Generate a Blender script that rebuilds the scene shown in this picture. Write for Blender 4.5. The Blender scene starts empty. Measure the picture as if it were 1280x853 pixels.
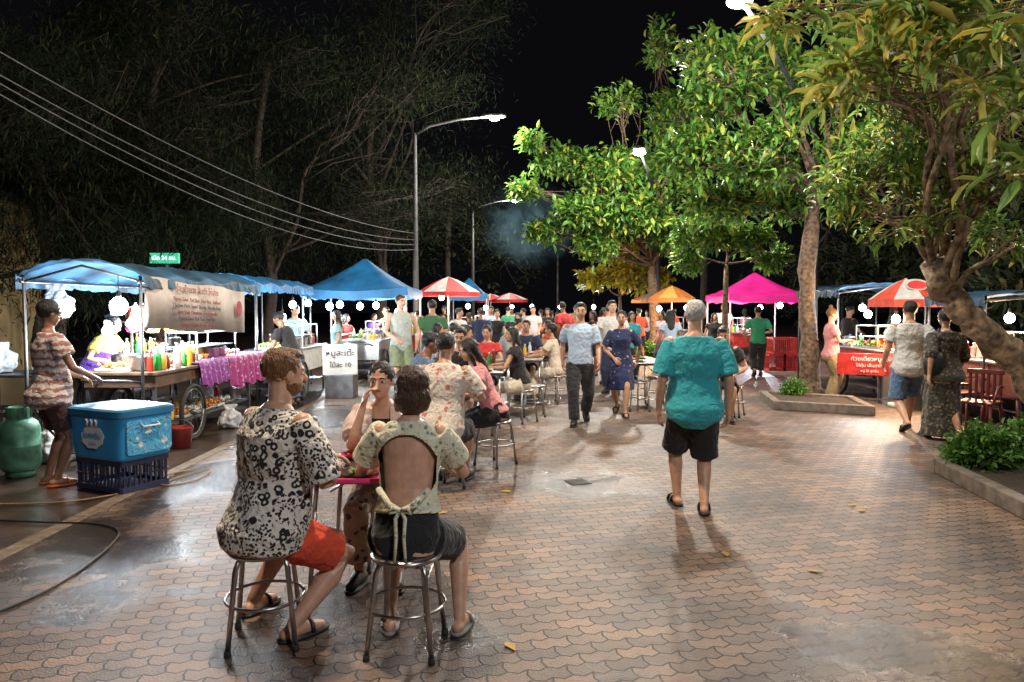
import bpy, bmesh, math, random, time
import numpy as np
from mathutils import Vector as V, Matrix as MX
T0=time.time()
R=random.Random(11); SC=bpy.context.scene; COL=SC.collection
CZ=1.62; F=900.0; HZ=384.0; PT=math.atan((426.5-HZ)/F)
def ray(px,py):
    u=(px-640)/F; v=(426.5-py)/F; c,s=math.cos(PT),math.sin(PT)
    return V((u,c+v*s,-s+v*c))
def G(px,py,z=0.0):
    d=ray(px,py); t=(z-CZ)/d.z; return V((d.x*t,d.y*t,z))
def W(px,py,y):
    d=ray(px,py); t=y/d.y; return V((d.x*t,y,CZ+d.z*t))
# ------------------------------------------------------------ mesh builder
class MB:
    def __init__(s): s.v=[];s.f=[];s.m=[]
    def add(s,vs,fs,mi=0):
        o=len(s.v); s.v+= [tuple(a) for a in vs]; s.f+=[tuple(i+o for i in f) for f in fs]; s.m+=[mi]*len(fs); return s
    def box(s,c,z,mi=0,rot=None):
        c=V(c); vs=[]
        for i in (-1,1):
            for j in (-1,1):
                for k in (-1,1):
                    p=V((i*z[0]/2,j*z[1]/2,k*z[2]/2)); vs.append(c+(rot@p if rot else p))
        return s.add(vs,[(0,1,3,2),(4,6,7,5),(0,4,5,1),(2,3,7,6),(0,2,6,4),(1,5,7,3)],mi)
    def loft(s,rings,n=18,mi=0,e=1.0,cap=True,wav=0,wn=7):
        vs=[];fs=[]
        for (c,ax,ay,w,d) in rings:
            for i in range(n):
                a=2*math.pi*i/n; ca,sa=math.cos(a),math.sin(a)
                k=1+wav*math.sin(a*wn)
                x=math.copysign(abs(ca)**e,ca)*w*k; y=math.copysign(abs(sa)**e,sa)*d*k
                vs.append(V(c)+ax*x+ay*y)
        for r in range(len(rings)-1):
            for i in range(n):
                j=(i+1)%n; fs.append((r*n+i,r*n+j,(r+1)*n+j,(r+1)*n+i))
        if cap: fs.append(tuple(range(n-1,-1,-1))); fs.append(tuple((len(rings)-1)*n+i for i in range(n)))
        return s.add(vs,fs,mi)
    def tube(s,pts,rad,n=8,mi=0,rnd=False):
        pts=[V(p) for p in pts]
        if not hasattr(rad,'__len__'): rad=[rad]*len(pts)
        rad=list(rad)
        if rnd:
            d0=(pts[0]-pts[1]).normalized(); d1=(pts[-1]-pts[-2]).normalized(); r0,r1=rad[0],rad[-1]
            pre=[pts[0]+d0*r0*.95,pts[0]+d0*r0*.6]; post=[pts[-1]+d1*r1*.6,pts[-1]+d1*r1*.95]
            rad=[r0*.3,r0*.8]+rad+[r1*.8,r1*.3]; pts=pre+pts+post
        rings=[];N=None
        for i,p in enumerate(pts):
            a=pts[max(i-1,0)];b=pts[min(i+1,len(pts)-1)]; t=(b-a)
            t=t.normalized() if t.length>1e-9 else V((0,0,1))
            if N is None: N=t.orthogonal().normalized()
            else:
                N=N-t*N.dot(t); N=N.normalized() if N.length>1e-6 else t.orthogonal().normalized()
            rings.append((p,N,t.cross(N),rad[i],rad[i]))
        return s.loft(rings,n,mi)
    def ell(s,c,r,rot=None,n=12,mi=0,m=8):
        vs=[];c=V(c)
        if not hasattr(r,'__len__'): r=(r,r,r)
        for i in range(1,m):
            th=math.pi*i/m
            for j in range(n):
                a=2*math.pi*j/n; p=V((r[0]*math.sin(th)*math.cos(a),r[1]*math.sin(th)*math.sin(a),r[2]*math.cos(th)))
                vs.append(c+(rot@p if rot else p))
        fs=[(i*n+j,(i+1)*n+j,(i+1)*n+(j+1)%n,i*n+(j+1)%n) for i in range(m-2) for j in range(n)]
        t=V((0,0,r[2])); t=rot@t if rot else t; k=len(vs); vs+=[c+t,c-t]
        fs+=[(k,j,(j+1)%n) for j in range(n)]+[(k+1,(m-2)*n+(j+1)%n,(m-2)*n+j) for j in range(n)]
        return s.add(vs,fs,mi)
    def lathe(s,prof,c=(0,0,0),n=16,mi=0):
        return s.loft([(V(c)+V((0,0,z)),V((1,0,0)),V((0,1,0)),max(r,.0005),max(r,.0005)) for r,z in prof],n,mi)
    def mesh(s,name,off=(0,0,0)):
        me=bpy.data.meshes.new(name); o=V(off); me.from_pydata([(a[0]-o[0],a[1]-o[1],a[2]-o[2]) for a in s.v],[],s.f); 
        me.polygons.foreach_set('material_index',s.m); me.update(); return me
    def build(s,name,mats,parent=None,smooth=False,off=(0,0,0),bev=0,kind=None,loc=None):
        me=s.mesh(name,off)
        for m in (mats if isinstance(mats,(list,tuple)) else [mats]): me.materials.append(m)
        if smooth: me.polygons.foreach_set('use_smooth',[True]*len(me.polygons))
        o=bpy.data.objects.new(name,me); COL.objects.link(o)
        if parent: o.parent=parent
        if loc is not None: o.location=loc
        if bev:
            b=o.modifiers.new('bevel','BEVEL'); b.width=bev; b.segments=2; b.limit_method='ANGLE'
        if kind: o['kind']=kind
        return o
def thing(name,label,cat,loc=(0,0,0),rz=0,group=None):
    o=bpy.data.objects.new(name,None); COL.objects.link(o); o.location=loc; o.rotation_euler=(0,0,math.radians(rz)); o.empty_display_size=.1
    o['label']=label; o['category']=cat
    if group: o['group']=group
    return o
def tag(o,label,cat,group=None):
    o['label']=label;o['category']=cat
    if group:o['group']=group
    return o
def dup(root,loc,rz=0,label=None,group=None):
    r=root.copy(); COL.objects.link(r); r.location=loc; r.rotation_euler=(0,0,math.radians(rz))
    if label: r['label']=label
    if group: r['group']=group
    for ch in list(root.children):
        c=ch.copy(); COL.objects.link(c); c.parent=r
        for g in list(ch.children):
            d=g.copy(); COL.objects.link(d); d.parent=c
    return r
# ------------------------------------------------------------ materials
MC={}
def nt(name):
    m=bpy.data.materials.new(name); m.use_nodes=True; t=m.node_tree; return m,t,t.nodes,t.links,t.nodes['Principled BSDF']
def pm(name,col,rough=.6,metal=0,var=.25,scale=9,bump=.0,emit=0,ecol=None,trans=0,coat=0):
    if name in MC: return MC[name]
    m,t,N,L,b=nt(name)
    tc=N.new('ShaderNodeTexCoord'); nz=N.new('ShaderNodeTexNoise'); nz.inputs['Scale'].default_value=scale; nz.inputs['Detail'].default_value=5
    L.new(tc.outputs['Object'],nz.inputs['Vector'])
    r=N.new('ShaderNodeValToRGB'); r.color_ramp.elements[0].position=.3; r.color_ramp.elements[1].position=.7
    r.color_ramp.elements[0].color=tuple(c*(1-var) for c in col)+(1,); r.color_ramp.elements[1].color=tuple(min(1,c*(1+var*.6)) for c in col)+(1,)
    L.new(nz.outputs['Fac'],r.inputs[0]); L.new(r.outputs[0],b.inputs['Base Color'])
    b.inputs['Roughness'].default_value=rough; b.inputs['Metallic'].default_value=metal
    if bump:
        bp=N.new('ShaderNodeBump'); bp.inputs['Strength'].default_value=bump; bp.inputs['Distance'].default_value=.02
        L.new(nz.outputs['Fac'],bp.inputs['Height']); L.new(bp.outputs[0],b.inputs['Normal'])
    if emit:
        b.inputs['Emission Color'].default_value=tuple(ecol or col)+(1,); b.inputs['Emission Strength'].default_value=emit
    MC[name]=m; return m
def cloth(name,col,col2=None,pat=None,scale=20,th=.5,col3=None):
    if name in MC: return MC[name]
    m,t,N,L,b=nt(name); b.inputs['Roughness'].default_value=.85; b.inputs['Sheen Weight'].default_value=.15
    tc=N.new('ShaderNodeTexCoord'); nz=N.new('ShaderNodeTexNoise'); nz.inputs['Scale'].default_value=9; nz.inputs['Detail'].default_value=4; nz.inputs['Distortion'].default_value=1.8
    L.new(tc.outputs['Object'],nz.inputs['Vector'])
    bp=N.new('ShaderNodeBump'); bp.inputs['Strength'].default_value=.8; bp.inputs['Distance'].default_value=.035
    L.new(nz.outputs['Fac'],bp.inputs['Height']); L.new(bp.outputs[0],b.inputs['Normal'])
    def mix(fac,a,bb):
        x=N.new('ShaderNodeMix'); x.data_type='RGBA'
        L.new(fac,x.inputs[0])
        for k,s in ((6,a),(7,bb)):
            if isinstance(s,tuple): x.inputs[k].default_value=s+(1,)
            else: L.new(s,x.inputs[k])
        return x.outputs[2]
    def thr(sock,lo,hi):
        r=N.new('ShaderNodeMapRange'); r.inputs['From Min'].default_value=lo; r.inputs['From Max'].default_value=hi; L.new(sock,r.inputs['Value']); return r.outputs[0]
    out=None
    if pat in('leopard','blotch'):
        n2=N.new('ShaderNodeTexNoise'); n2.inputs['Scale'].default_value=scale*(.9 if pat=='leopard' else 2); L.new(tc.outputs['Object'],n2.inputs['Vector'])
        mm=N.new('ShaderNodeVectorMath'); mm.operation='MULTIPLY_ADD'; L.new(n2.outputs['Color'],mm.inputs[0]); mm.inputs[1].default_value=(.6/scale,)*3; L.new(tc.outputs['Object'],mm.inputs[2])
    if pat=='leopard':
        vo=N.new('ShaderNodeTexVoronoi'); vo.inputs['Scale'].default_value=scale; L.new(mm.outputs[0],vo.inputs['Vector'])
        ring=mix(thr(vo.outputs['Distance'],.20,.24),col,mix(thr(vo.outputs['Distance'],.50,.54),col2,col))
        v2=N.new('ShaderNodeTexVoronoi'); v2.inputs['Scale'].default_value=scale*2.2; L.new(mm.outputs[0],v2.inputs['Vector'])
        dt=mix(thr(v2.outputs['Distance'],.42,.48),col2,col)
        n3=N.new('ShaderNodeTexNoise'); n3.inputs['Scale'].default_value=scale*.35; L.new(tc.outputs['Object'],n3.inputs['Vector'])
        out=mix(thr(n3.outputs['Fac'],.47,.50),ring,dt)
    elif pat=='blotch':
        vo=N.new('ShaderNodeTexVoronoi'); vo.inputs['Scale'].default_value=scale; L.new(mm.outputs[0],vo.inputs['Vector'])
        a=mix(thr(vo.outputs['Distance'],th-.06,th),col2,col)
        if col3:
            v2=N.new('ShaderNodeTexVoronoi'); v2.inputs['Scale'].default_value=scale*1.7; L.new(mm.outputs[0],v2.inputs['Vector'])
            a=mix(thr(v2.outputs['Distance'],th*.7-.05,th*.7),col3,a)
        out=a
    elif pat=='stripe':
        wv=N.new('ShaderNodeTexWave'); wv.bands_direction='Z'; wv.inputs['Scale'].default_value=scale; wv.inputs['Distortion'].default_value=4; wv.inputs['Detail'].default_value=3; wv.inputs['Detail Scale'].default_value=4; L.new(tc.outputs['Object'],wv.inputs['Vector'])
        out=mix(thr(wv.outputs['Fac'],.35,.45),col,col2)
    else: out=mix(nz.outputs['Fac'],tuple(c*.75 for c in col),tuple(min(1,c*1.15) for c in col))
    L.new(out,b.inputs['Base Color']); MC[name]=m; return m
SK=[]
for i,c in enumerate([(.62,.35,.23),(.47,.26,.16),(.28,.14,.08),(.66,.39,.28)]):
    m=pm('skin_%s'%['warm','tan','brown','fair'][i],c,.42,var=.18,scale=18,bump=.10); SK.append(m)
def hairmat(n,c):
    if n in MC: return MC[n]
    m,t,N,L,b=nt(n); tc=N.new('ShaderNodeTexCoord'); mp=N.new('ShaderNodeMapping'); mp.inputs['Scale'].default_value=(70,70,7); nz=N.new('ShaderNodeTexNoise'); nz.inputs['Scale'].default_value=2.5; nz.inputs['Detail'].default_value=4
    L.new(tc.outputs['Object'],mp.inputs[0]); L.new(mp.outputs[0],nz.inputs['Vector'])
    r=N.new('ShaderNodeValToRGB'); r.color_ramp.elements[0].color=tuple(x*.35 for x in c)+(1,); r.color_ramp.elements[1].color=tuple(min(1,x*1.8) for x in c)+(1,); r.color_ramp.elements[0].position=.3; r.color_ramp.elements[1].position=.7
    L.new(nz.outputs['Fac'],r.inputs[0]); L.new(r.outputs[0],b.inputs['Base Color']); bp=N.new('ShaderNodeBump'); bp.inputs['Strength'].default_value=1; bp.inputs['Distance'].default_value=.012; L.new(nz.outputs['Fac'],bp.inputs['Height']); L.new(bp.outputs[0],b.inputs['Normal'])
    b.inputs['Roughness'].default_value=.42; MC[n]=m; return m
HR={'black':hairmat('hair_black',(.012,.010,.009)),'brown':hairmat('hair_brown',(.06,.028,.014)),'ginger':hairmat('hair_ginger',(.17,.08,.03)),'grey':hairmat('hair_grey',(.5,.49,.47))}
EYE=pm('eye_white',(.7,.68,.65),.2,var=.02); IRIS=pm('eye_dark',(.012,.009,.008),.2,var=.02); LIP=pm('lips',(.42,.13,.11),.4,var=.1)
steel=pm('brushed_steel',(.50,.49,.48),.30,1,.15,30,.03); dsteel=pm('dull_steel',(.22,.22,.23),.5,1,.4,8,.08); blackp=pm('black_plastic',(.02,.02,.022),.45); rubber=pm('rubber',(.02,.02,.02),.75)
white=pm('white_plastic',(.60,.60,.58),.45,var=.2); wood=pm('worn_wood',(.13,.07,.04),.65,var=.5,scale=6)
# ------------------------------------------------------------ batch of evaluated meshes
Q=[]
def clouds(sz):
    k='clouds%g'%sz
    t=bpy.data.textures.get(k)
    if not t: t=bpy.data.textures.new(k,'CLOUDS'); t.noise_scale=sz; t.noise_depth=2
    return t
def queue(mb,name,mats,parent,vox,sm=3,disp=0,dsz=.1,cut=None,extra=None):
    me=mb.mesh('tmp'); o=bpy.data.objects.new('tmp',me); COL.objects.link(o)
    r=o.modifiers.new('r','REMESH'); r.mode='VOXEL'; r.voxel_size=vox; r.adaptivity=0
    s=o.modifiers.new('s','SMOOTH'); s.iterations=sm; s.factor=.5
    if disp:
        d=o.modifiers.new('d','DISPLACE'); d.texture=clouds(dsz); d.strength=disp; d.mid_level=.5
        s=o.modifiers.new('s2','SMOOTH'); s.iterations=2; s.factor=.5
    Q.append((o,name,mats,parent,cut,extra,None))
def text(s,size,loc,rot,mat,parent,name='lettering',wid=1.0):
    c=bpy.data.curves.new('tmp','FONT'); c.body=s; c.size=size; c.align_x='CENTER'; c.align_y='CENTER'; c.extrude=.0015; c.resolution_u=2
    o=bpy.data.objects.new('tmp',c); COL.objects.link(o); Q.append((o,name,[mat],parent,None,None,(loc,rot,wid)))
def flush():
    bpy.context.view_layer.update(); dg=bpy.context.evaluated_depsgraph_get(); out=[]
    for q in Q: out.append(bpy.data.meshes.new_from_object(q[0].evaluated_get(dg)))
    for (o,name,mats,parent,cut,extra,tf),me in zip(Q,out):
        bpy.data.objects.remove(o); me.name=name; me.materials.clear()
        if tf is None:
            bm=bmesh.new(); bm.from_mesh(me)
            if cut:
                kill=[f for f in bm.faces if cut(f.calc_center_median())]; bmesh.ops.delete(bm,geom=kill,context='FACES')
            if extra and extra.v:
                em=extra.mesh('e'); bm.from_mesh(em); bpy.data.meshes.remove(em)
            for f in bm.faces: f.smooth=True
            bm.to_mesh(me); bm.free()
        for m in mats: me.materials.append(m)
        n=bpy.data.objects.new(name,me); COL.objects.link(n)
        if parent: n.parent=parent
        if tf: n.location=tf[0]; n.rotation_euler=tf[1]; n.scale=(tf[2],1,1)
    Q.clear()
# ------------------------------------------------------------ people
MALE=[(-.26,.040,.045,0),(-.16,.084,.062,-.006),(0,.097,.070,-.006),(.2,.090,.064,.002),(.42,.084,.058,.004),(.62,.092,.062,.002),(.8,.102,.064,0),(.92,.100,.056,-.003),(1.01,.072,.044,-.006),(1.1,.034,.034,-.006)]
FEM=[(-.26,.040,.045,0),(-.16,.088,.064,-.008),(0,.099,.070,-.008),(.2,.086,.058,0),(.42,.070,.050,.002),(.6,.076,.058,.008),(.75,.084,.066,.010),(.88,.088,.052,0),(1.0,.066,.040,-.006),(1.1,.028,.030,-.006)]
def ik(a,b,l1,l2,h):
    d=b-a; L=min(d.length,(l1+l2)*.998); L=max(L,abs(l1-l2)+.01); u=d.normalized(); b=a+u*L
    x=(l1*l1-l2*l2+L*L)/(2*L); y=math.sqrt(max(l1*l1-x*x,0)); h=V(h); h=h-u*h.dot(u); h.normalize()
    return a+u*x+h*y,b
def lerp(a,b,t): return a+(b-a)*t
def person(label,x,y,face,H=1.7,fem=False,pose='stand',skin=1,hair='short',hc='black',top=None,sleeve=.55,hem=-.12,bot=None,bk='shorts',blen=.85,shoe='shoe',sm=None,
           lean=0,side=0,twist=0,hy=0,hp=0,hr=None,hl=None,fr=None,fl=None,eh=None,fat=1,seat=.46,ph=1,group=None,cut=None,hd=None,beard=False,curl=.35,loose=0,flare=0,disp=None,apron=None,inner=None):
    root=thing('person',label,'person',(x,y,0),face,group)
    vox=.0065 if y<5.5 else .010 if y<9.5 else .013 if y<15 else .018
    e0=.009*H+vox*.45
    sit=pose=='sit'; walk=pose=='walk'
    hz=seat+.052*H if sit else (.487*H if walk else .497*H)
    ln,sd,tw=map(math.radians,(lean,side,twist))
    hip=V((0,0,hz)); u=V((math.sin(sd),math.sin(ln),math.cos(ln))).normalized(); ax0=V((1,0,0))
    TL=.315*H; S=hip+u*TL; ax1=MX.Rotation(tw,3,u)@(ax0-u*ax0.dot(u)).normalized(); ay1=u.cross(ax1)
    sw=(.094 if fem else .110)*H*(.5+.5*fat); prof=FEM if fem else MALE
    def rings(t0,t1,e,fl=0):
        out=[]; ts=[p[0] for p in prof]
        for t in [t0]+[q for q in ts if t0+.03<q<t1-.03]+[t1]:
            k=max([i for i in range(len(ts)) if ts[i]<=t+1e-6] or [0]); k=min(k,len(ts)-2); f=(t-ts[k])/(ts[k+1]-ts[k]); p=[lerp(prof[k][j],prof[k+1][j],f) for j in range(4)]
            ax=ax0.lerp(ax1,max(0,min(1,t))).normalized(); a=u if t>.15 else V((0,0,1)).lerp(u,.5+max(0,t)*3).normalized(); ax=(ax-a*ax.dot(a)).normalized(); ay=a.cross(ax)
            fw=fat if -.2<t<.9 else 1
            ex=e+fl*max(0,(.5-t))
            out.append((hip+u*(t*TL)+ay*(p[3]*H+(.02*H*(fat-1)*4 if 0<t<.6 else 0)),ax,ay,p[1]*H*fw+ex,p[2]*H*fw+ex))
        return out
    b=MB(); ex=MB()
    b.loft(rings(-.26 if not sit else -.2,1.1,0),20,e=.9)
    Hc=S+u*(.085*H)+V((0,0,.034*H))+ay1*.012*H
    Rm=MX.Rotation(math.radians(hy)+tw,3,'Z')@MX.Rotation(-math.radians(hp),3,'X')
    def hp_(a,bb,c): return Hc+Rm@V((a*H,bb*H,c*H))
    b.tube([S-u*.01*H,S+u*.04*H,hp_(0,-.012,-.03)],[.040*H,(.027 if fem else .033)*H,(.026 if fem else .032)*H],12)
    def hell(mb,c,r,mi=0,n=14): mb.ell(hp_(*c),[q*H for q in r],Rm,n,mi,10)
    hell(b,(0,-.008,.012),(.046,.056,.052)); hell(b,(0,.013,-.020),(.037,.039,.044)); hell(b,(0,.030,-.051),(.018,.016,.013))
    hell(b,(0,.043,.013),(.030,.009,.007)); hell(b,(.020,.034,-.018),(.012,.010,.010)); hell(b,(-.020,.034,-.018),(.012,.010,.010))
    b.tube([hp_(0,.049,.006),hp_(0,.062,-.015)],[.0045*H,.0085*H],8,rnd=True)
    for s in (-1,1):
        hell(b,(s*.045,-.004,-.006),(.006,.011,.017))
        hell(ex,(s*.0175,.0435,.001),(.0095,.0055,.0052),1,8); hell(ex,(s*.0175,.0475,.001),(.0046,.0028,.0046),2,8)
        ex.tube([hp_(s*.008,.0515,.013),hp_(s*.018,.0515,.0165),hp_(s*.029,.043,.013)],[.0022*H,.0026*H,.001*H],5,2)
    hell(ex,(0,.0495,-.031),(.014,.0045,.0042),3,8)
    arms=[]
    for s,tgt in ((1,hr),(-1,hl)):
        sh=S+ax1*(s*sw)-u*.016*H
        if tgt is None:
            if sit: tgt=(s*.16,.36,seat+.22)
            elif walk: tgt=(s*.145*H,-s*ph*.11*H+.02,.50*H)
            else: tgt=(s*(.15)*H,.03*H,.488*H)
        hint=((s*1,-.4,-.9) if (sit or hr or hl) else (s*.3,-1,0))
        if eh: hint=(s*eh[0],eh[1],eh[2])
        el,wr=ik(sh,V(tgt),.178*H,.150*H,hint); arms.append((s,sh,el,wr)); k=.88 if fem else 1
        b.tube([sh,lerp(sh,el,.45),el,lerp(el,wr,.28),wr],[.031*H*k,.027*H*k,.0225*H*k,.0235*H*k,.0145*H*k],12,rnd=True)
        d=(wr-el).normalized()
        if hd and s in hd: d=V(hd[s]).normalized()
        if abs(d.z)>.72: th=V((0,1,0)); 
        else: th=V((-s,0,.25))
        th=(th-d*th.dot(d)).normalized(); nr=d.cross(th)*(-s)
        if abs(d.z)<=.72 and nr.z>0: nr=-nr
        if abs(d.z)>.72 and nr.x*s>0: nr=-nr
        tg=b if vox<.008 else ex
        b.loft([(wr-d*.004*H,th,nr,.0145*H,.0115*H),(wr+d*.018*H,th,nr,.021*H,.0105*H),(wr+d*.046*H,th,nr,.0235*H,.0095*H),(wr+d*.053*H,th,nr,.021*H,.007*H)],10)
        for q in range(4):
            p=wr+d*.049*H+th*((1.5-q)*.0118*H); dd=d.copy(); L=(.040,.046,.043,.034)[q]*H/3*1.1; pts=[p]
            for j in range(3):
                dd=(dd*math.cos(curl)+ (nr-dd*nr.dot(dd)).normalized()*math.sin(curl)).normalized(); p=p+dd*L; pts.append(p)
            tg.tube(pts,[.0056*H,.0054*H,.005*H,.0042*H],6,0,rnd=True)
        p=wr+d*.014*H+th*.016*H; d1=(d*.6+th*.75+nr*.3).normalized(); d2=(d*.9+th*.2+nr*.35).normalized()
        tg.tube([p,p+d1*.026*H,p+d1*.026*H+d2*.026*H],[.0085*H,.0068*H,.0052*H],6,0,rnd=True)
    legs=[]
    for s,tgt in ((1,fr),(-1,fl)):
        hj=hip+ax0*(s*.052*H)-V((0,0,.01*H)); fd=V((s*.18,1,0)).normalized(); az=.042*H
        if tgt is None:
            if sit: tgt=(s*.11,.36,az)
            elif walk:
                if s*ph>0: tgt=(s*.05*H,.155*H,az)
                else: tgt=(s*.05*H,-.15*H,az+.045*H); fd=V((s*.1,.85,-.5)).normalized()
            else: tgt=(s*.06*H,0,az)
        elif len(tgt)==2: tgt=(tgt[0],tgt[1],az)
        kn,an=ik(hj,V(tgt),.243*H if sit else .236*H,.235*H,(s*.15,1,.5 if sit else 0)); legs.append((s,hj,kn,an,fd)); k=.95 if fem else 1
        b.tube([hj,lerp(hj,kn,.4),kn,lerp(kn,an,.3),lerp(kn,an,.65),an],[.056*H*k,.050*H*k,.033*H*k,.0345*H*k,.026*H*k,.0195*H*k],14,rnd=True)
        b.tube([an+V((0,0,-.021*H))-fd*.022*H,an+V((0,0,-.016*H))+fd*.03*H,an+V((0,0,-.026*H))+fd*.088*H],[.0195*H,.0215*H,.0135*H],10,rnd=True)
    queue(b,'body',[SK[skin],EYE,IRIS,LIP],root,vox,2,extra=ex)
    h=MB(); hm=HR[hc]
    if hair=='short': hell(h,(0,-.015,.020),(.0515,.058,.0535)); hell(h,(0,.012,.054),(.034,.034,.018))
    elif hair=='thin': hell(h,(0,-.018,.014),(.0495,.054,.0525)); hell(h,(0,-.005,.050),(.036,.042,.016))
    elif hair=='bun': hell(h,(0,-.014,.019),(.052,.057,.054)); hell(h,(0,-.075,.035),(.024,.022,.022))
    elif hair=='topbun': hell(h,(0,-.014,.019),(.052,.057,.054)); hell(h,(0,-.035,.082),(.024,.022,.022))
    elif hair=='bob':
        hell(h,(0,-.014,.018),(.055,.060,.056)); hell(h,(0,-.030,-.030),(.058,.042,.052))
        for s in (-1,1): hell(h,(s*.043,.002,-.025),(.014,.028,.05))
    elif hair in('long','pony','braid'):
        hell(h,(0,-.015,.018),(.0535,.059,.0555))
        w=.052 if hair=='long' else .02; st=hp_(0,-.045,.0); back=-ay1
        L=(.20 if hair=='long' else .22)*H
        dwn=(-u*.7+V((0,0,-.3))).normalized()
        h.loft([(hp_(0,-.035,.02),ax1,ay1,w*H*.9,.03*H),(st+dwn*.04*H+back*.005*H,ax1,ay1,w*H*1.05,.026*H),(st+dwn*.1*H+back*.022*H,ax1,ay1,w*H*1.05,.02*H),(st+dwn*(L*.8)+back*.03*H,ax1,ay1,w*H*.85,.016*H),(st+dwn*L+back*.03*H,ax1,ay1,w*H*.4,.008*H)],14)
        if hair=='long':
            for s in (-1,1): h.tube([hp_(s*.045,.0,.02),hp_(s*.053,.0,-.03),S+ax1*s*.05*H+u*.01*H],[.014*H,.016*H,.012*H],8,rnd=True)
    if beard: hell(h,(0,.014,-.038),(.038,.040,.030)); 
    queue(h,'hair',[hm],root,max(vox*.9,.006),1,disp=.014,dsz=.02)
    dsp=disp if disp is not None else (.024 if vox<.011 else .014)
    if inner:
        c=MB(); c.loft(rings(hem,.93,e0*.45),22,e=.9); queue(c,'undershirt',[inner],root,vox,2)
        cut=lambda p:p.y>.02 and abs(p.x)<.055
    if top:
        c=MB(); t1=1.05
        c.loft(rings(hem,t1,e0+loose*.4,loose),22,e=.9)
        if flare:
            mid=(legs[0][2]+legs[1][2])*.5; hemz=mid.z-flare*.24*H+.0
            z0=hip+u*.25*TL
            c.loft([(z0,ax0,V((0,1,0)),.085*H,.062*H),(hip,ax0,V((0,1,0)),.112*H,.085*H),(lerp(hip,mid,.5),ax0,V((0,1,0)),.122*H,.10*H),(V((mid.x,mid.y*.6,hemz)),ax0,V((0,1,0)),.135*H,.118*H)],40,wav=.035,wn=9)
        if sleeve>0:
            for s,sh,el,wr in arms:
                f=min(sleeve,1); pts=[sh-ax1*s*.015*H+u*.002*H,lerp(sh,el,f*.5),lerp(sh,el,f)]; rr=[.034*H+e0,.034*H+e0*.8+loose*.3,(.030 if sleeve>1 else .032)*H+e0+loose*.4]
                if sleeve>1: pts+=[lerp(el,wr,sleeve-1)]; rr+=[.022*H+e0]
                c.tube(pts,rr,14)
        queue(c,'dress' if flare else 'shirt',[top],root,vox,3,disp=dsp,dsz=.09,cut=cut)
    if apron:
        a=MB(); a.loft(rings(-.2,.75,e0*2.2),22,e=.9); a.box(hip+V((0,.085*H,-.09*H)),(.2*H,.02,.2*H))
        queue(a,'apron',[apron],root,vox,3,disp=.01,cut=lambda p:p.y<.0)
    if bot:
        c=MB(); c.loft(rings(-.24 if not sit else -.19,.22,e0*.7),20,e=.9)
        for s,hj,kn,an,fd in legs:
            e=e0*.9
            if bk=='shorts': c.tube([hj,lerp(hj,kn,.5),lerp(hj,kn,blen)],[.058*H+e,.053*H+e,(.049 if sit else .052)*H+e*1.2],16)
            else: c.tube([hj,lerp(hj,kn,.5),kn,lerp(kn,an,.5),lerp(kn,an,blen)],[.057*H+e,.050*H+e,.038*H+e,.034*H+e*1.2,.029*H+e*1.4],16)
        queue(c,'trousers' if bk=='pants' else 'shorts',[bot],root,vox,3,disp=dsp,dsz=.07)
    if shoe:
        sm=sm or blackp
        for s,hj,kn,an,fd in legs:
            c=MB(); up=V((0,0,1)); rt=fd.cross(up).normalized(); nn=rt.cross(fd)
            o=an+V((0,0,-.034*H))
            c.loft([(o+fd*.032*H-nn*.007*H,rt,fd,.028*H,.078*H),(o+fd*.032*H+nn*.003*H,rt,fd,.030*H,.080*H)],18,e=.8)
            if shoe=='shoe': c.tube([an+V((0,0,-.017*H))-fd*.020*H,an+V((0,0,-.008*H))+fd*.02*H,an+V((0,0,-.019*H))+fd*.084*H],[.025*H,.0265*H,.020*H],12,rnd=True)
            else:
                for q in ((.015,.020),(.062,.016)) if shoe=='sandal' else ((.05,.017),):
                    p=an+V((0,0,-.030*H))+fd*q[0]*H; c.tube([p-rt*.026*H,p-rt*.02*H+nn*q[1]*1.2*H,p+nn*(q[1]*1.75)*H,p+rt*.02*H+nn*q[1]*1.2*H,p+rt*.026*H],.0065*H,6)
            c.build('shoe' if shoe=='shoe' else 'sandal',sm,root,True)
    return root,dict(arms=arms,legs=legs,Hc=Hc,S=S,hip=hip)
bl=cloth('black_cloth',(.012,.012,.014)); nv=cloth('navy_cloth',(.02,.03,.08)); wt=cloth('white_cloth',(.68,.67,.66)); gy=cloth('grey_cloth',(.30,.33,.33)); teal=cloth('teal_cloth',(.03,.40,.46)); 
lblue=cloth('light_blue_cloth',(.44,.57,.74)); green=cloth('green_cloth',(.03,.30,.16)); olive=cloth('dark_green_cloth',(.05,.16,.07)); pink=cloth('pink_cloth',(.75,.30,.32)); beige=cloth('beige_cloth',(.40,.28,.14)); red=cloth('red_cloth',(.55,.03,.03)); denim=cloth('denim_cloth',(.07,.14,.26)); cream=cloth('cream_cloth',(.66,.58,.46)); peach=cloth('peach_cloth',(.76,.58,.50)); orange=cloth('orange_cloth',(.75,.09,.03)); purple=cloth('purple_cloth',(.16,.06,.42))
leop=cloth('white_black_print_cloth',(.74,.69,.60),(.012,.010,.010),'leopard',27)
flor=cloth('floral_print_cloth',(.74,.68,.60),(.60,.20,.16),'blotch',13,.30,(.45,.38,.34))
gflor=cloth('green_leaf_print_cloth',(.70,.68,.50),(.16,.26,.20),'blotch',27,.30,(.45,.36,.14))
vstr=cloth('brown_print_cloth',(.30,.14,.12),(.56,.50,.46),'stripe',4.6)
dots=cloth('navy_dotted_cloth',(.010,.022,.085),(.55,.25,.30),'blotch',13,.17)
dpat=cloth('dark_check_cloth',(.03,.028,.02),(.16,.12,.06),'blotch',22,.34)
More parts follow.
